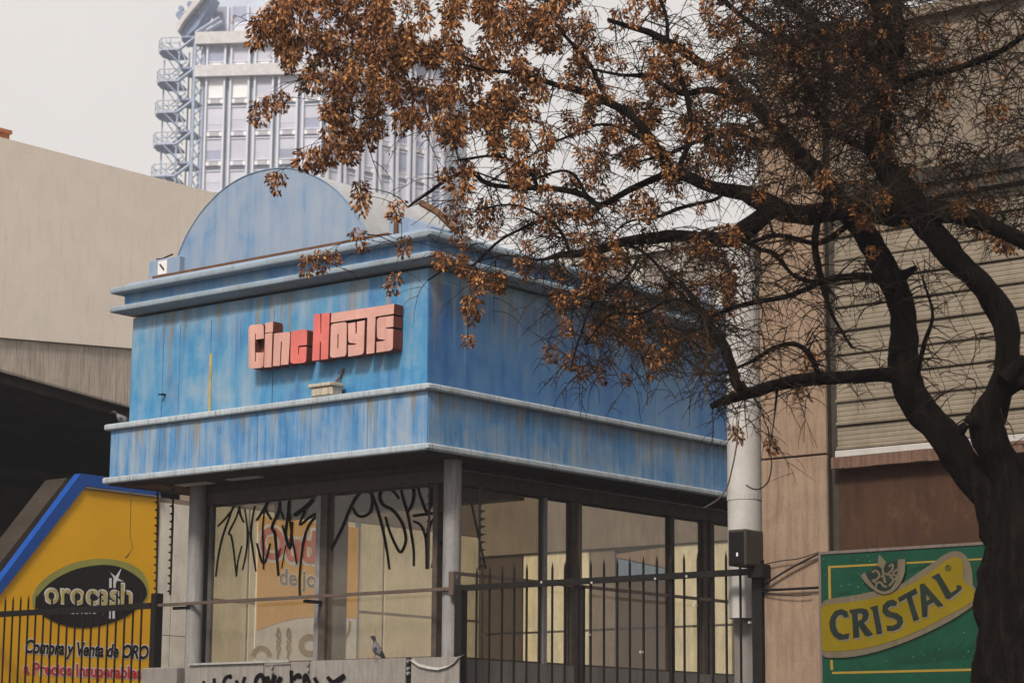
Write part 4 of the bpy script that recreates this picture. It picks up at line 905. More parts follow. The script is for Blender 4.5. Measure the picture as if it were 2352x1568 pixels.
LT = {'C': ([(435, 985), (412, 922), (345, 893), (262, 918), (210, 990), (188, 1080), (203, 1170), (250, 1242), (322, 1283), (432, 1268), (442, 1205), (360, 1218), (300, 1190), (266, 1110), (266, 1030), (302, 968), (350, 962), (388, 1000)], []),
      'R': ([(445, 905), (600, 883), (665, 898), (692, 955), (680, 1020), (625, 1068), (742, 1215), (690, 1237), (645, 1228), (560, 1100), (572, 1248), (495, 1260), (480, 960), (455, 940)], [[(545, 950), (600, 943), (622, 975), (602, 1030), (553, 1047)]]),
      'I': ([(705, 875), (800, 846), (864, 1198), (795, 1214), (740, 905)], []),
      'S': ([(1052, 808), (1042, 850), (965, 848), (927, 885), (960, 925), (1060, 950), (1122, 1000), (1127, 1070), (1082, 1137), (1000, 1168), (930, 1168), (920, 1105), (990, 1110), (1050, 1085), (1060, 1040), (1020, 1012), (920, 985), (868, 930), (873, 850), (930, 790), (1005, 773)], []),
      'T': ([(1063, 755), (1290, 628), (1312, 690), (1235, 727), (1332, 1020), (1265, 1047), (1175, 747), (1090, 802)], []),
      'A': ([(1345, 580), (1397, 568), (1642, 845), (1580, 862), (1520, 802), (1443, 842), (1440, 987), (1375, 992)], [[(1422, 695), (1486, 765), (1430, 795)]]),
      'L': ([(1495, 485), (1587, 438), (1740, 690), (1820, 640), (1812, 590), (1867, 593), (1877, 640), (1720, 763), (1680, 757), (1555, 520)], [])}
for ch, (P_, H_) in LT.items():
    b = MB(); b.prism(bp([(x + 16, y + 26) for x, y in P_]), fbs, 0.021, 0.0235, [bp([(x + 16, y + 26) for x, y in h]) for h in H_]); b.build('letter_shadow', M['beer_grey'], beer)
    b = MB(); b.prism(bp(P_), fbs, 0.0236, 0.031, [bp(h) for h in H_]); b.build('letter', M['beer_black'], beer)
b = MB()
b.prism([b5(1703 + 38 * math.cos(i * math.pi / 8), 372 + 40 * math.sin(i * math.pi / 8)) for i in range(16)], fbs, 0.021, 0.024, [[b5(1703 + 29 * math.cos(i * math.pi / 8), 372 + 31 * math.sin(i * math.pi / 8)) for i in range(16)]])
lettering(b, 'R', b5(1687, 392), b5(1720, 388), 42 * 0.2933 / 1.63265, fbs, 0.023, 0.02); b.build('registered_mark', M['beer_black'], beer)
em = [(590, 470), (640, 428), (690, 520), (750, 600), (820, 655), (900, 675), (975, 645), (1030, 560), (1062, 430), (1065, 262), (1160, 258), (1157, 420), (1122, 530), (1062, 622), (980, 692), (880, 708), (790, 675), (700, 605), (640, 545)]
b = MB(); b.prism(bp([(660, 440), (760, 360), (880, 320), (1068, 270), (1064, 430), (1030, 565), (975, 648), (900, 678), (820, 658), (750, 605), (690, 522)]), fbs, 0.018, 0.0225); b.build('crest_field', M['beer_black'], beer)
b = MB(); b.prism(bp(em), fbs, 0.0226, 0.034); b.prism(bp([(825, 203), (918, 300), (880, 390), (803, 342)]), fbs, 0.0226, 0.032)
for w, p_ in ((26, [(735, 425), (790, 405), (830, 465), (790, 520), (738, 530), (790, 560)]), (26, [(950, 355), (1000, 325), (995, 390), (940, 450), (1000, 470)]), (30, [(870, 380), (885, 480), (905, 560)]),
              (24, [(1062, 385), (1000, 440), (1050, 480), (1020, 520)]), (26, [(780, 640), (800, 560), (850, 560), (880, 600), (925, 612)]), (26, [(950, 600), (1000, 545), (1000, 505), (960, 480)]), (22, [(850, 490), (900, 440), (940, 465)])):
    pl_ = smooth_path([b5(*q) for q in p_], 3); b.ribbon(pl_, fbs, w * 0.2933 / 1.63265, 0, 0.029)
b.build('crown_crest', M['beer_rim'], beer)

# ================================================================== BEHIND THE KIOSK
lb = thing('low_building', 'grey brown building showing over the right side cornice of the kiosk', 'building', (-10, 22, 0))
b = MB(); b.box(-15.6, -7.0, 22, 30, 0, 13.35); b.build('wall', M['far_wall'], lb)
for x in (-15.0, -13.3, -12.1, -10.95, -9.6, -8.3):
    b = MB(); b.box(x, x + 0.32, 21.9, 22.0, 8, 13.3); b.build('pilaster', M['far_pale'], lb)
b = MB(); b.box(-15.7, -6.9, 21.85, 30.1, 13.352, 13.6); b.build('parapet', M['far_pale'], lb)
for x in (-14.3, -12.7, -11.5, -10.2, -9.0):
    b = MB(); b.box(x - 0.35, x + 0.35, 21.96, 22.0, 10.6, 12.4); b.build('window', M['tower_glass'], lb)

# ================================================================== TOWER
TY = 230.0; TR = math.radians(-6.8)
e1 = Vector((math.cos(TR), math.sin(TR), 0)); e2 = Vector((-math.sin(TR), math.cos(TR), 0))
T0 = at(465, 300, TY); T0.z = 0
tower = thing('office_tower', 'hazy pale blue office tower with rows of windows and white mullions', 'tower', tuple(T0), 'W'); tower.rotation_euler = (0, 0, TR); BASE[tower.name] = Vector((0, 0, 0))
def hitT(px, py, y=0.0):
    r = ray(px, py); t = ((T0 - EYE).dot(e2) + y) / r.dot(e2); p = EYE + r * t - T0; return (p.dot(e1), y, p.z + 0)
TW = hitT(745, 300)[0]
s45 = math.sqrt(0.5); FL = 14.9
ztop = hitT(600, 75)[2]
pl0 = [(0, 0), (TW, 0), (TW + FL * s45, FL * s45), (TW + FL * s45, 30), (-8, 30), (-8, 8)]
fz = lambda x, y, d=0.0: (x, y, d)
b = MB(); b.prism([(0, 0.3), (TW - 0.1, 0.3), (TW + FL * s45 - 0.2, FL * s45 + 0.2), (TW + FL * s45 - 0.2, 29), (0, 29)], fz, 0, ztop - 0.2); b.build('body', M['tower_body'], tower)
mod = hitT(520, 270)[0] - hitT(469, 270)[0]
zv = lambda y: hitT(600, y)[2]
rows = [(103, 139, True), (178, 222, False), (245, 297, False), (318, 365, False), (392, 437, False), (465, 509, False), (537, 581, False), (609, 653, False)]
faces = [(Vector((0, 0, 0)), Vector((1, 0, 0)), Vector((0, -1, 0)), int(TW / mod + 0.01)), (Vector((TW, 0, 0)), Vector((s45, s45, 0)), Vector((s45, -s45, 0)), 7)]
tr_ = random.Random(11)
def fbox(b, o, ex, nn, s0_, s1_, d0, d1, z0, z1, mi=0):
    vs_ = []
    for z in (z0, z1):
        for s_, d_ in ((s0_, d1), (s1_, d1), (s1_, d0), (s0_, d0)):
            p = o + ex * s_ + nn * d_; vs_.append((p.x, p.y, z))
    b.add(vs_, [(3, 2, 1, 0), (4, 5, 6, 7), (0, 1, 5, 4), (1, 2, 6, 5), (2, 3, 7, 6), (3, 0, 4, 7)], mi)
LOOK = [['tower_glass', 'tower_grey', 'tower_grey', 'tower_blind', 'tower_grey'], ['tower_blind', 'tower_blind', 'tower_grey', 'tower_pale', 'tower_pale'], ['tower_pale', 'tower_pale', 'tower_grey', 'tower_pale', 'tower_grey'],
        ['tower_grey', 'tower_grey', 'tower_grey', 'tower_grey', 'tower_pale'], ['tower_pale', 'tower_pale', 'tower_grey', 'tower_pale', 'tower_grey']]
for fi, (o, ex, nn, nc) in enumerate(faces):
    m_ = (TW if fi == 0 else FL) / nc
    for c in range(nc + 1):
        for off in ((-0.42, -0.22), (0.22, 0.42)):
            if (c == 0 and off[0] < 0) or (c == nc and off[0] > 0): continue
            b = MB(); fbox(b, o, ex, nn, c * m_ + off[0], c * m_ + off[1], 0.0, 0.35, zv(680), zv(178)); b.build('mullion', M['tower_white'], tower)
            b = MB(); fbox(b, o, ex, nn, c * m_ + off[0], c * m_ + off[1], 0.0, 0.30, zv(149), zv(104)); b.build('mullion', M['tower_white'], tower)
    for ri, (ya_, yb_, top) in enumerate(rows):
        for c in range(nc):
            if fi == 1 and ri < 2 and False: continue
            s0_, s1_ = c * m_ + 0.43, (c + 1) * m_ - 0.43
            z1, z0 = zv(ya_), zv(yb_); look = LOOK[min(ri, 4)][c % 5] if fi == 0 else tr_.choice(['tower_grey', 'tower_pale', 'tower_grey', 'tower_glass'])
            b = MB(); b.prism([(s0_, z0 - 0.12), (s1_, z0 - 0.12), (s1_, z1 + 0.12), (s0_, z1 + 0.12)], lambda u, z, d=0.0: tuple(o + ex * u + nn * d + Vector((0, 0, z))), -0.1, 0.10, [[(s0_ + 0.06, z0), (s1_ - 0.06, z0), (s1_ - 0.06, z1), (s0_ + 0.06, z1)]]); w = b.build('window', M['tower_white'], tower)
            cut = tr_.choice([0, 0, 0, 0.25, 0.45]) if ri > 1 else 0
            b = MB(); fbox(b, o, ex, nn, s0_, s1_, -0.2, 0.0, z0 + (z1 - z0) * cut, z1); b.build('pane', M[look], w)
            if cut: b = MB(); fbox(b, o, ex, nn, s0_, s1_, -0.2, -0.02, z0, z0 + (z1 - z0) * cut - 0.01); b.build('pane', M['tower_grey' if look == 'tower_pale' else 'tower_glass'], w)
            b = MB(); q0, q1 = (s0_ + 0.35, s1_ - 0.35); fbox(b, o, ex, nn, q0, q1, -0.1, 0.14, z0 - 0.62, z0 - 0.2); b.build('vent', M['tower_vent' if not top else 'tower_blind'], w)
            b = MB(); fbox(b, o, ex, nn, s0_, q0 - 0.02, -0.1, 0.12, z0 - 0.62, z0 - 0.2); b.build('vent_block', M['tower_blind' if not top else 'tower_grey'], w); b = MB(); fbox(b, o, ex, nn, q1 + 0.02, s1_, -0.1, 0.12, z0 - 0.62, z0 - 0.2); b.build('vent_block', M['tower_blind' if not top else 'tower_grey'], w)
    L_ = TW if fi == 0 else FL
    for ya_, yb_ in ((75, 102), (151, 177)):
        b = MB(); fbox(b, o, ex, nn, -0.9 if fi == 0 else 0.3, L_ + 0.05, -0.2, 0.75, zv(yb_), zv(ya_)); b.build('concrete_band', M['tower_band'], tower)
# recessed top storeys and the raking edge
zt2 = zv(-60)
b = MB(); b.box(0.2, TW + 4, 3.6, 22, ztop - 0.1, zt2); b.build('penthouse', M['tower_body'], tower)
for i in range(7):
    b = MB(); x = -0.2 + i * 2.1; b.box(x, x + 1.5, 3.45, 3.58, zv(52), zv(-12)); w = b.build('window', M[['tower_glass', 'tower_glass', 'tower_grey', 'tower_pale', 'tower_grey'][i % 5]], tower)
    b = MB(); b.box(x + 1.52, x + 1.75, 3.3, 3.58, zv(60), zv(-12)); b.build('mullion', M['tower_white'], tower)
b = MB(); b.box(2.6, 9.5, 1.4, 3.4, zv(46), zv(40)); b.box(2.6, 9.5, 1.4, 1.5, zv(64), zv(47)); b.build('balcony', M['tower_white'], tower)
b = MB(); A_ = hitT(450, 76); B_ = hitT(505, 42); b.tube([A_, B_], 0.22, 4); b.tube([(A_[0], 1.2, A_[2]), (B_[0], 1.2, B_[2])], 0.22, 4); b.build('stair_flight', M['stair_steel'], tower)
b = MB(); b.prism([hitT(*q)[0::2] for q in ((408, 60), (462, -12), (478, -12), (426, 51), (411, 77))], lambda x, z, d=0.0: (x, -d, z), -3.0, 0.6); b.build('raking_edge', M['tower_band'], tower)
b = MB(); b.prism([hitT(*q)[0::2] for q in ((413, 78), (428, 53), (480, -12), (490, -12), (452, 60), (416, 92))], lambda x, z, d=0.0: (x, -d, z), -2.8, -0.3); b.build('raking_soffit', M['stair_dark'], tower)
for q, r_ in (((414, 35), 0.45), ((416, 20), 0.28), ((436, 10), 0.3), ((438, 17), 0.3)):
    p = hitT(*q, y=-0.3); b = MB(); b.tube([(p[0], p[1] - 0.1, p[2]), (p[0], p[1] + 0.15, p[2])], r_, 12); b.tube([p, (p[0] + 1.0, p[1] + 0.3, p[2] - 0.8)], 0.05, 4); b.build('dish', M['stair_dark'], tower)

st = thing('fire_escape', 'pale steel outside staircase zigzagging up the left side of the tower', 'staircase', tuple(T0), 'W'); st.rotation_euler = (0, 0, TR); BASE[st.name] = Vector((0, 0, 0))
zf = [zv(y) for y in (112, 184, 256, 329, 402, 475)]
zlo = zv(560); zhi = zv(96)
def H(px): return hitT(px, 260)[0]
for px, y in ((447, -0.6), (463, 0.2), (412, -0.8), (413, 3.0), (447, 3.2), (371, 0.4)):
    b = MB(); b.tube([(H(px), y, zlo), (H(px), y, zhi if px > 380 else zv(130))], 0.17 if px > 440 else 0.09, 6); b.build('post', M['stair_steel'], st)
for i, z in enumerate(zf):
    xo = -0.08 * i
    b = MB(); b.prism([(H(360) + xo, 0.0), (H(372) + xo, -1.0), (H(412), -1.0), (H(412), 2.6), (H(372) + xo, 2.6), (H(360) + xo, 1.6)], fz, z - 0.18, z); b.build('landing', M['stair_steel'], st)
    b = MB(); b.prism([(H(414), -0.6), (H(447), -0.6), (H(447), 2.6), (H(414), 2.6)], fz, z + 1.2, z + 1.38); b.build('landing', M['stair_dark'], st)
    for ya_ in (-0.9, 1.5):                                          # flight with treads, going down to the right
        b = MB(); x0_, x1_ = H(380), H(416); zb2 = z - 1.7
        if ya_ > 0: x0_, x1_, = x1_, x0_
        za2, zc2 = (z - 0.1, z - 1.7) if ya_ < 0 else (z - 1.7, z - 3.0)
        for s_ in (0.0, 0.95): b.tube([(x0_, ya_ + s_, za2), (x1_, ya_ + s_, zc2)], 0.10, 4)
        for q in range(8):
            f_ = (q + 0.5) / 8; b.box(x0_ + (x1_ - x0_) * f_ - 0.13, x0_ + (x1_ - x0_) * f_ + 0.13, ya_, ya_ + 0.95, za2 + (zc2 - za2) * f_ - 0.02, za2 + (zc2 - za2) * f_ + 0.03)
        b.build('flight', M['stair_dark'], st)
        b = MB(); b.tube([(x0_, ya_, za2 + 1.0), (x1_, ya_, zc2 + 1.0)], 0.05, 4); b.tube([(x0_, ya_ + .95, za2 + 1.0), (x1_, ya_ + .95, zc2 + 1.0)], 0.05, 4); b.build('handrail', M['stair_steel'], st)
    b = MB(); xl = H(360) + xo
    for zz in (0.55, 1.1): b.tube([(H(412), -1.0, z + zz), (H(372) + xo, -1.0, z + zz), (xl, 0, z + zz), (xl, 1.6, z + zz), (H(372) + xo, 2.6, z + zz)], 0.045, 4)
    for x_, y_ in ((xl, 0), (xl, 1.6), (H(372) + xo, -1.0), (H(392), -1.0)): b.tube([(x_, y_, z), (x_, y_, z + 1.15)], 0.05, 4)
    b.build('guard_rail', M['stair_steel'], st)
    b = MB(); zn = z - 3.0
    b.tube([(H(447), -0.6, z + 1.2), (H(412), -0.8, z - 0.1)], 0.16, 4); b.tube([(H(447), -0.6, z + 1.2), (H(463), 0.2, z + 0.7)], 0.15, 4)
    b.tube([(H(448), -0.5, z + 1.1), (H(462), 0.2, z - 0.4)], 0.09, 4); b.tube([(H(462), 0.2, z - 0.4), (H(448), -0.5, z - 1.8)], 0.09, 4); b.tube([(H(448), -0.5, z - 0.4), (H(462), 0.2, z + 0.7)], 0.08, 4); b.tube([(H(448), -0.5, z - 0.4), (H(462), 0.2, z - 1.8)], 0.08, 4)
    b.tube([(H(414), -0.7, z), (H(430), -0.7, z - 1.6)], 0.07, 4); b.tube([(H(371), 0.4, z - 0.2), (H(412), 1.8, z - 2.8)], 0.05, 4); b.tube([(H(430), 1.7, zn), (H(430), 1.7, z + 1.2)], 0.09, 4)
    b.build('brace', M['stair_steel'], st)
b = MB(); b.prism([(H(452), 1.0), (H(465), 1.0), (H(465), 5), (H(452), 5)], fz, zlo, zv(110)); b.build('stair_core', M['stair_dark'], st)

# ================================================================== TREE
tree = thing('street_tree', 'gnarled dark street tree, almost bare, hung with clusters of dry brown seed keys', 'tree', tuple(at(2330, 1750, 16.4).xy) + (0,), 'W')
rt_ = random.Random(5)
def P3(px, py, Y): return at(px, py, Y)
def rad(r, Y): return r / CF * Y * (0.92 if r < 60 else 1.0)
SK = []                                                            # skeleton nodes: point, radius, picture position
def limb(name, pts, n=7, sides=10, wob=0.26, reg=True):
    sp_ = smooth_path(pts, n); W3 = []; R3 = []
    for i, (x, y, Y, r) in enumerate(sp_):
        p = P3(x, y, Y); rr = rad(r, Y)
        p = p + Vector((noise.noise(p * 2.3), noise.noise(p * 2.3 + Vector((9, 0, 0))), noise.noise(p * 2.3 + Vector((0, 9, 0))))) * (rr * 0.4 + 0.02)
        W3.append(p); R3.append(rr)
        if reg: SK.append((p, rr))
    b = MB(); b.tube(W3, R3, sides, wob=wob); return b.build(name, M['bark'], tree, smooth=True)
# trunk and the two main limbs
tp = [(2312, 1900, 16.4, 100), (2318, 1700, 16.4, 92), (2322, 1560, 16.4, 88), (2332, 1420, 16.4, 84), (2338, 1300, 16.4, 80), (2345, 1210, 16.4, 80), (2350, 1140, 16.4, 72)]
b = MB(); sp_ = smooth_path(tp, 5); W3 = [P3(x, y, Y) for x, y, Y, r in sp_]; R3 = [rad(r, Y) for x, y, Y, r in sp_]
W3 = [Vector((W3[0].x, W3[0].y, -0.05))] + W3; R3 = [0.40] + R3
b.tube(W3, R3, 18, wob=0.35); b.build('trunk', M['bark'], tree, smooth=True)
limb('limb', [(2350, 1240, 16.4, 66), (2285, 1135, 16.4, 54), (2215, 1045, 16.45, 47), (2152, 975, 16.5, 43), (2098, 905, 16.55, 43), (2072, 845, 16.6, 38), (2074, 765, 16.65, 35), (2064, 690, 16.7, 34), (2040, 616, 16.8, 34), (1996, 560, 16.9, 31), (1955, 505, 17.0, 28), (1900, 430, 17.2, 25), (1836, 350, 17.4, 23), (1790, 305, 17.6, 20), (1750, 262, 17.7, 19), (1690, 198, 17.9, 17), (1640, 165, 18.0, 14), (1560, 110, 18.2, 11), (1480, 70, 18.4, 8), (1400, 45, 18.5, 5)], sides=16, n=9)
limb('limb', [(2360, 1200, 16.4, 70), (2320, 1075, 16.3, 50), (2268, 1000, 16.2, 46), (2262, 960, 16.2, 46), (2285, 900, 16.1, 34), (2312, 830, 16.0, 33), (2303, 740, 16.0, 32), (2262, 655, 16.0, 33), (2190, 588, 16.05, 33), (2130, 520, 16.1, 34), (2092, 450, 16.1, 36), (2040, 375, 16.1, 31), (2008, 330, 16.1, 26), (2020, 270, 16.1, 27), (2038, 195, 16.1, 29), (2040, 110, 16.1, 33), (2032, 0, 16.1, 36), (2020, -160, 16.1, 34)], sides=16, n=9)
limb('limb', [(2290, 905, 16.1, 26), (2335, 870, 16.0, 30), (2380, 885, 15.9, 24), (2440, 880, 15.8, 20)])
limb('limb', [(2360, 1180, 16.4, 46), (2390, 1060, 16.2, 42), (2450, 950, 16.0, 38), (2480, 700, 15.8, 34), (2440, 300, 15.6, 26), (2420, 0, 15.5, 20)])
limb('limb', [(2380, 575, 15.7, 20), (2310, 535, 15.8, 22), (2220, 500, 15.9, 25), (2120, 482, 16.1, 30), (2000, 490, 16.6, 28), (1900, 492, 17.0, 26), (1800, 484, 17.2, 26), (1745, 466, 17.3, 24), (1690, 440, 17.4, 20), (1600, 411, 17.6, 16), (1540, 396, 17.7, 15), (1508, 342, 17.8, 13), (1482, 302, 17.9, 12), (1430, 256, 18.1, 11), (1380, 226, 18.2, 10), (1340, 206, 18.3, 9), (1270, 192, 18.4, 7), (1190, 170, 18.5, 5), (1100, 160, 18.6, 3.5), (1010, 130, 18.7, 2)])
limb('limb', [(1770, 478, 17.2, 22), (1720, 520, 17.3, 24), (1680, 548, 17.4, 20), (1620, 549, 17.5, 17), (1520, 546, 17.7, 15), (1450, 553, 17.8, 13), (1380, 569, 18.0, 12), (1321, 580, 18.1, 10), (1285, 586, 18.2, 8), (1235, 596, 18.2, 3), (1160, 588, 18.3, 2), (1090, 610, 18.4, 1.3)])
limb('limb', [(2090, 875, 16.6, 34), (2032, 862, 16.5, 20), (1960, 862, 16.4, 19), (1890, 868, 16.3, 19), (1830, 880, 16.2, 17), (1760, 893, 16.1, 16), (1712, 906, 16.0, 15), (1668, 924, 16.0, 12), (1636, 937, 16.0, 9)])
limb('limb', [(1722, 902, 16.0, 16), (1696, 880, 16.0, 14), (1674, 828, 16.0, 13), (1655, 782, 16.1, 14), (1630, 745, 16.2, 13), (1600, 705, 16.3, 9), (1570, 660, 16.4, 6), (1530, 640, 16.6, 4)])
limb('branch', [(1534, 400, 17.7, 11), (1481, 424, 17.9, 9), (1434, 446, 18.0, 8), (1384, 468, 18.1, 8), (1356, 453, 18.2, 7.5), (1330, 442, 18.2, 8), (1231, 433, 18.4, 8), (1153, 430, 18.5, 6.5), (1110, 420, 18.6, 6), (1090, 405, 18.6, 6), (1068, 399, 18.7, 6), (1028, 414, 18.8, 5), (981, 446, 18.9, 4), (934, 477, 19.0, 2.5)])
limb('branch', [(1384, 468, 18.1, 6), (1365, 481, 18.1, 5), (1300, 495, 18.2, 4.5), (1231, 508, 18.3, 4), (1160, 545, 18.4, 3.5), (1090, 612, 18.5, 3), (1040, 610, 18.6, 2.4), (985, 640, 18.7, 2)])
limb('branch', [(1231, 433, 18.4, 5.5), (1215, 400, 18.4, 5), (1180, 375, 18.5, 4), (1120, 362, 18.5, 3.5), (1050, 368, 18.6, 2.5)])
limb('branch', [(1350, 450, 18.2, 5), (1300, 395, 18.3, 3.5), (1180, 425, 18.3, 3), (1090, 395, 18.4, 2.2)])
limb('branch', [(1400, 240, 18.2, 6), (1360, 160, 18.3, 6), (1310, 100, 18.4, 5), (1270, 40, 18.5, 4), (1250, -30, 18.5, 3)])
limb('branch', [(1500, 330, 17.8, 7), (1440, 300, 17.9, 5), (1370, 290, 18.0, 4), (1290, 320, 18.2, 3.5), (1200, 370, 18.4, 3), (1120, 420, 18.5, 2)])
limb('branch', [(1560, 380, 17.7, 8), (1590, 300, 17.7, 7), (1580, 220, 17.8, 7), (1540, 130, 17.9, 6), (1530, 40, 18.0, 5), (1500, -40, 18.0, 4)])
limb('branch', [(1720, 240, 17.8, 10), (1640, 210, 17.9, 9), (1560, 215, 18.0, 7), (1490, 180, 18.1, 6), (1420, 175, 18.2, 4), (1330, 150, 18.3, 3)])
limb('branch', [(1800, 330, 17.5, 9), (1740, 330, 17.6, 7), (1680, 300, 17.6, 8), (1610, 320, 17.7, 6), (1540, 350, 17.8, 5), (1470, 370, 18.0, 3)])
limb('branch', [(1900, 60, 17.2, 12), (1840, 130, 17.3, 12), (1780, 90, 17.4, 10), (1700, 40, 17.6, 8), (1640, -30, 17.8, 6)])
limb('branch', [(2035, 160, 16.1, 14), (1960, 110, 16.4, 14), (1880, 60, 16.8, 14), (1800, 0, 17.1, 12), (1740, -60, 17.3, 10)])
limb('branch', [(2035, 220, 16.1, 10), (2110, 170, 15.9, 10), (2180, 160, 15.8, 9), (2280, 130, 15.6, 8), (2380, 60, 15.4, 7)])
limb('branch', [(2010, 340, 16.1, 8), (1960, 330, 16.3, 8), (1900, 290, 16.5, 7), (1850, 200, 16.8, 6), (1830, 100, 17.0, 5)])
limb('branch', [(2055, 690, 16.7, 11), (2010, 640, 16.5, 10), (1960, 632, 16.4, 9), (1890, 650, 16.3, 8), (1800, 680, 16.2, 7), (1700, 700, 16.2, 6), (1610, 735, 16.3, 3)])
limb('branch', [(1888, 650, 16.3, 7), (1830, 635, 16.3, 5), (1780, 580, 16.4, 6), (1740, 570, 16.5, 6), (1700, 548, 16.9, 7)])
limb('branch', [(1950, 520, 17.0, 8), (1880, 560, 16.8, 7), (1790, 540, 16.8, 6), (1720, 560, 17.0, 5)])
limb('branch', [(1880, 500, 17.0, 9), (1870, 590, 16.8, 10), (1890, 650, 16.6, 8), (1915, 720, 16.4, 5), (1960, 800, 16.3, 3)])
limb('branch', [(1885, 866, 16.3, 7), (1865, 820, 16.2, 7), (1830, 795, 16.2, 6), (1780, 800, 16.1, 6), (1720, 830, 16.0, 5), (1650, 862, 16.0, 3)])
limb('branch', [(2110, 870, 16.5, 5), (2125, 790, 16.3, 6), (2140, 720, 16.2, 4), (2120, 640, 16.1, 3)])
limb('branch', [(1668, 434, 17.5, 6), (1640, 458, 17.5, 5), (1560, 480, 17.7, 5), (1500, 500, 17.8, 4), (1440, 510, 17.9, 3), (1380, 560, 18.0, 2)])
limb('branch', [(1420, 555, 17.9, 5), (1480, 580, 17.8, 4.5), (1540, 650, 17.6, 4), (1580, 700, 17.4, 4), (1640, 740, 17.2, 3)])
limb('branch', [(1310, 584, 18.1, 4), (1290, 530, 18.2, 4), (1250, 500, 18.3, 3.5), (1180, 470, 18.4, 3), (1090, 480, 18.5, 2)])
limb('branch', [(1600, 700, 16.4, 5), (1540, 690, 16.6, 4), (1480, 720, 16.8, 3.5), (1400, 720, 17.0, 3), (1340, 790, 17.2, 2)])
limb('branch', [(1470, 590, 17.8, 5), (1440, 640, 17.6, 4), (1370, 690, 17.4, 3.5), (1330, 770, 17.3, 2.5), (1310, 850, 17.2, 1.8)])

def inpoly(x, y, P_):
    c = False; j = len(P_) - 1
    for i in range(len(P_)):
        if (P_[i][1] > y) != (P_[j][1] > y) and x < (P_[j][0] - P_[i][0]) * (y - P_[i][1]) / (P_[j][1] - P_[i][1]) + P_[i][0]: c = not c
        j = i
    return c
def sample(P_, n):
    xs_ = [p[0] for p in P_]; ys_ = [p[1] for p in P_]; o = []
    while len(o) < n:
        x, y = rt_.uniform(min(xs_), max(xs_)), rt_.uniform(min(ys_), max(ys_))
        if inpoly(x, y, P_): o.append((x, y))
    return o
Z1 = [(585, 70), (600, 30), (640, -20), (900, -30), (1320, -30), (1330, 60), (1260, 140), (1200, 230), (1130, 270), (1050, 300), (960, 290), (880, 310), (820, 350), (760, 350), (720, 378), (690, 345), (745, 290), (705, 205), (665, 150), (640, 90)]
Z2 = [(960, 280), (1200, 230), (1330, 60), (1330, -30), (1760, -30), (1720, 330), (1560, 460), (1320, 520), (1100, 520), (1000, 450), (1000, 380)]
Z3 = [(1700, -30), (2400, -30), (2400, 560), (1900, 480), (1700, 460), (1640, 330)]
Z4 = [(960, 500), (1060, 470), (1330, 520), (1690, 520), (1690, 700), (1600, 830), (1480, 800), (1330, 790), (1270, 690), (1100, 640), (1000, 590)]
targets = []                                                       # picture x, y, kind, size
def tg(P_, n, s0, s1, Y0, Y1): 
    for x, y in sample(P_, n):
        targets.append((x, y, rt_.uniform(s0, s1), rt_.uniform(Y0, Y1)))
tg(Z1, 320, 0.75, 1.15, 17.8, 19.8); tg(Z2, 175, 0.65, 1.05, 17.2, 19.4); tg(Z3, 60, 0.5, 0.85, 15.6, 18.0); tg(Z4, 82, 0.6, 0.95, 17.0, 19.0)
for q in ((640, 410, 1.0), (625, 404, .7), (597, 248, 1.1), (622, 232, 1.1), (650, 222, .9), (582, 262, .7), (830, 432, 1.0), (828, 456, 1.0), (705, 598, .9), (738, 588, 1.0), (768, 584, .8), (905, 640, 1.0), (1085, 700, 1.1), (1078, 688, .9), (1075, 774, .8),
          (825, 540, 1.0), (912, 470, .9), (930, 555, .8), (700, 352, 1.2), (735, 352, 1.1), (590, 62, 1.2), (612, 75, 1.1), (680, 60, 1.2), (1265, 800, .8), (1310, 815, .8), (1338, 845, .7), (1378, 850, .7), (1437, 862, .6), (1500, 830, .8), (1520, 812, .8),
          (1690, 985, .8), (1770, 1010, .7), (1835, 895, .6), (1862, 820, .9), (1740, 822, .6), (1985, 482, 1.0), (1992, 470, .8), (2310, 540, 1.0), (2295, 548, .9), (2325, 552, .9), (1680, 525, .8), (1690, 540, .7), (1995, 500, .7), (1815, 540, .6), (2000, 570, .5),
          (1140, 640, 1.0), (1110, 638, 1.0), (1060, 600, 1.0), (1020, 590, .9), (1330, 670, .9), (1290, 690, .8), (1360, 750, .8), (1470, 690, .8)):
    targets.append((q[0], q[1], q[2], rt_.uniform(17.6, 18.8) if q[0] < 1500 else rt_.uniform(16.2, 16.9)))
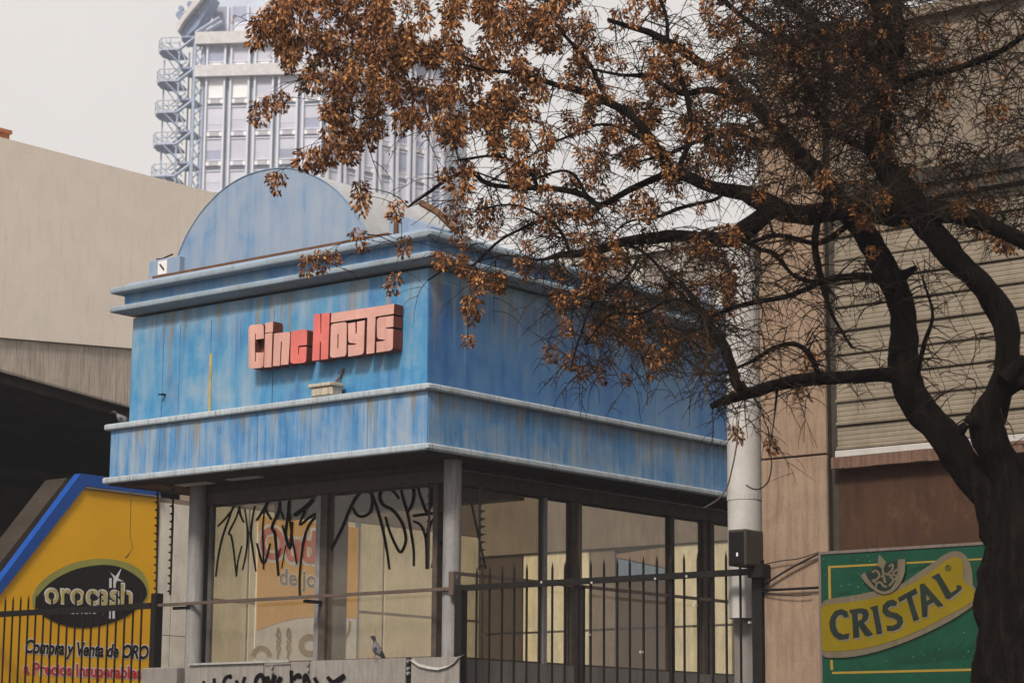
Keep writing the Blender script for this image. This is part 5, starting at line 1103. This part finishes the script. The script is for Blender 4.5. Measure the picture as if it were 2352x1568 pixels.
# nearest-skeleton growth: every cluster hangs on a curved twig from the closest branch
tw = MB(); clusters = []
from mathutils.kdtree import KDTree
def grow(lst, droop, r0, addn=True, side=3, fork=True):
    global SK
    lst = list(lst)
    base_kd = KDTree(len(SK))
    for i, (p, r) in enumerate(SK): base_kd.insert(p, i)
    base_kd.balance()
    lst.sort(key=lambda t: base_kd.find(t[0])[2])
    kd = base_kd; fresh = []
    for i, (T, _) in enumerate(lst):
        co, idx, d = kd.find(T); best = (d, co, SK[idx][1] if idx < len(SK) else r0)
        for p, r in fresh[-400:]:
            q = (p - T).length
            if q < best[0]: best = (q, p, r)
        d, A, ra = best
        if d < 0.02: continue
        mid = A.lerp(T, 0.5) + Vector((rt_.uniform(-1, 1), rt_.uniform(-1, 1), rt_.uniform(-0.3, 1.0))) * d * 0.16 + Vector((0, 0, droop * d))
        n = max(3, min(9, int(d / 0.09)))
        pts_ = []; rr = []
        rs = min(ra * 0.75, r0 * (1 + 1.6 * d))
        for k in range(n + 1):
            t = k / n; p = A * (1 - t) ** 2 + mid * 2 * t * (1 - t) + T * t * t
            p = p + Vector((noise.noise(p * 6), noise.noise(p * 6 + Vector((5, 5, 5))), noise.noise(p * 6 + Vector((9, 0, 3))))) * (0.05 * d * math.sin(math.pi * t))
            pts_.append(p); rr.append(max(rs * (1 - t) + 0.0026 * t, 0.0026))
            if addn and k: fresh.append((p, rr[-1]))
        tw.tube(pts_, rr, side, cap=False)
    if addn: SK = SK + fresh
gt = [(P3(x, y, Y), s_) for x, y, s_, Y in targets]
grow(gt, 0.10, 0.006, side=4)
for T, s_ in gt: clusters.append((T, s_))
# bare twigs: sprays and long drooping shoots
bare = []
Z5 = [(1740, -30), (2100, -30), (2080, 200), (1960, 330), (1780, 260)]
for Pz, n, Y0, Y1 in ((Z2, 600, 17.2, 19.2), (Z3, 1500, 15.2, 17.8), (Z4, 330, 16.8, 19.0), (Z1, 160, 17.8, 19.6), (Z5, 900, 15.8, 17.8), ([(1680, 560), (1760, 540), (2060, 600), (2050, 850), (1700, 870), (1640, 840)], 130, 15.9, 17.0),
                     ([(2090, 560), (2200, 640), (2290, 760), (2260, 960), (2130, 950), (2110, 800)], 60, 15.8, 16.8), ([(1300, 780), (1640, 720), (1690, 900), (1560, 930), (1330, 880)], 60, 16.0, 17.4), ([(1640, 930), (1900, 900), (1800, 1010), (1690, 1030)], 9, 15.9, 16.3)):
    for x, y in sample(Pz, n): bare.append((P3(x, y, rt_.uniform(Y0, Y1)), 0))
grow(bare, 0.12, 0.0056, side=3)
pool = [p for p, r in SK]
def hang(p, L_, r_, lean, depth=0):                               # arching shoot with side shoots
    a = rt_.uniform(0, 6.283); d = Vector((math.cos(a) * 0.8, math.sin(a) * 0.8, rt_.uniform(-0.5, 0.7))) * lean; q = [p]; n_ = 5
    g = rt_.uniform(0.06, 0.34)
    for k in range(n_):
        d = d.normalized() + Vector((rt_.uniform(-.22, .22), rt_.uniform(-.22, .22), -g + rt_.uniform(-.12, .12))); q.append(q[-1] + d.normalized() * L_ / n_)
    tw.tube(q, [r_ * (1 - 0.11 * k) for k in range(n_ + 1)], 3, cap=False)
    if depth < 1:
        for k in (1, 2, 3, 4):
            if rt_.random() < 0.6: hang(q[k], L_ * rt_.uniform(0.3, 0.6), r_ * 0.7, 1.0, depth + 1)
    return q[-1]
def proj(p):
    q = p - EYE; d = q.dot(_F); return 1176 + CF * q.dot(_R) / d, 784 - CF * q.dot(_U) / d
hangers = 0
while hangers < 3600:
    p = rt_.choice(pool); x, y = proj(p)
    if y > 470 and 1250 < x < 1950: w = 1.0
    elif x > 1500: w = 0.6
    elif x > 1200: w = 0.35
    else: w = 0.15
    if y > 700 and x > 1900: w *= 0.35
    if rt_.random() > w: continue
    e_ = hang(p, rt_.uniform(0.15, 0.55), rt_.uniform(0.0036, 0.0062), 1.0); hangers += 1
    if rt_.random() < 0.25 and y < 520: clusters.append((e_, rt_.uniform(0.25, 0.45)))
o = tw.build('twigs', M['twig'], tree, recalc=False); o['kind'] = 'stuff'
# seed clusters
def seed_cluster(rng, n):
    b = MB(); 
    core = [(0, 0, 0.05), (0, 0, 0.0), (0, 0, -0.05)]
    b.tube(core, 0.003, 3, cap=False)
    for i in range(n):
        th_ = rng.uniform(0, 2 * math.pi); z = rng.uniform(-0.075, 0.06); rr = 0.046 * math.sqrt(max(0.08, 1 - (z / 0.085) ** 2)) * rng.uniform(0.35, 1.05)
        c = Vector((math.cos(th_) * rr, math.sin(th_) * rr, z))
        ax = (Vector((math.cos(th_), math.sin(th_), 0)) * rng.uniform(0.2, 1.0) + Vector((0, 0, -1)) * rng.uniform(0.35, 1.0) + Vector((rng.uniform(-.5, .5), rng.uniform(-.5, .5), rng.uniform(-.3, .3)))).normalized()
        sd = ax.cross(Vector((rng.uniform(-1, 1), rng.uniform(-1, 1), rng.uniform(-1, 1)))).normalized(); up = ax.cross(sd)
        L_ = rng.uniform(0.030, 0.046); w = rng.uniform(0.0065, 0.0105)
        b.add([c, c + ax * L_ * .55 + sd * w + up * 0.003, c + ax * L_, c + ax * L_ * .55 - sd * w + up * 0.003, c + ax * L_ * .55 - up * 0.002], [(0, 1, 4), (1, 2, 4), (2, 3, 4), (3, 0, 4)])
    return b
protos = []
for i in range(8):
    b = seed_cluster(random.Random(100 + i), 78); me = bpy.data.meshes.new('seed_cluster'); me.from_pydata([tuple(v) for v in b.v], [], b.f); me.materials.append(M['leaf']); protos.append((me, b))
clusters.sort(key=lambda c: -c[1]); tb = BASE[tree.name]
rest = MB()
for i, (p, s_) in enumerate(clusters):
    s_ *= 1.24; R_ = Matrix.Rotation(rt_.uniform(0, 6.28), 4, 'Z') @ Matrix.Rotation(rt_.uniform(-.5, .5), 4, 'X'); S_ = Matrix.Diagonal((s_ * rt_.uniform(.85, 1.2), s_ * rt_.uniform(.85, 1.2), s_ * rt_.uniform(.85, 1.3), 1))
    if i < 300:
        o = bpy.data.objects.new('seed_cluster', protos[i % 8][0]); COL.objects.link(o); o.parent = tree
        o.matrix_local = Matrix.Translation(p - tb - Vector((0, 0, 0.02))) @ R_ @ S_
    else:
        m_ = Matrix.Translation(p - Vector((0, 0, 0.02))) @ R_ @ S_; pb_ = protos[i % 8][1]
        vs_ = [m_ @ Vector(v) for v in pb_.v]
        if s_ < 0.55: rest.add(vs_[:9 + 5 * 14], [f for f in pb_.f if max(f) < 9 + 5 * 14])
        else: rest.add(vs_, pb_.f)
o = rest.build('small_seed_clusters', M['leaf'], tree, recalc=False); o['kind'] = 'stuff'
# broken stubs on the limbs
for A_, B_, Y, r in (((2190, 1010), (2222, 972), 16.42, 15), ((2278, 985), (2215, 958), 16.15, 20), ((2300, 870), (2350, 815), 15.95, 24), ((2085, 800), (2045, 815), 16.55, 10), ((2060, 640), (2105, 612), 16.7, 12), ((2235, 1075), (2268, 1042), 16.4, 14)):
    limb('stub', [(A_[0], A_[1], Y, r * 1.5), ((A_[0] + B_[0]) / 2, (A_[1] + B_[1]) / 2, Y - 0.03, r), (B_[0], B_[1], Y - 0.05, r * 0.55)], reg=False, wob=0.5)

# ================================================================== HAZE
b = MB(); b.box(-140, 140, -30, 330, -1, 110); o = solo(b, 'haze', [], None, None, frame='W', kind='stuff')
hm = bpy.data.materials.new('thin_haze'); hm.use_nodes = True; h_ = hm.node_tree; h_.nodes.clear()
ho = h_.nodes.new('ShaderNodeOutputMaterial'); hv = h_.nodes.new('ShaderNodeVolumePrincipled')
hv.inputs['Color'].default_value = (0.91, 0.935, 1.0, 1); hv.inputs['Density'].default_value = 0.0006; hv.inputs['Anisotropy'].default_value = 0.2
h_.links.new(hv.outputs[0], ho.inputs['Volume']); o.data.materials.append(hm)
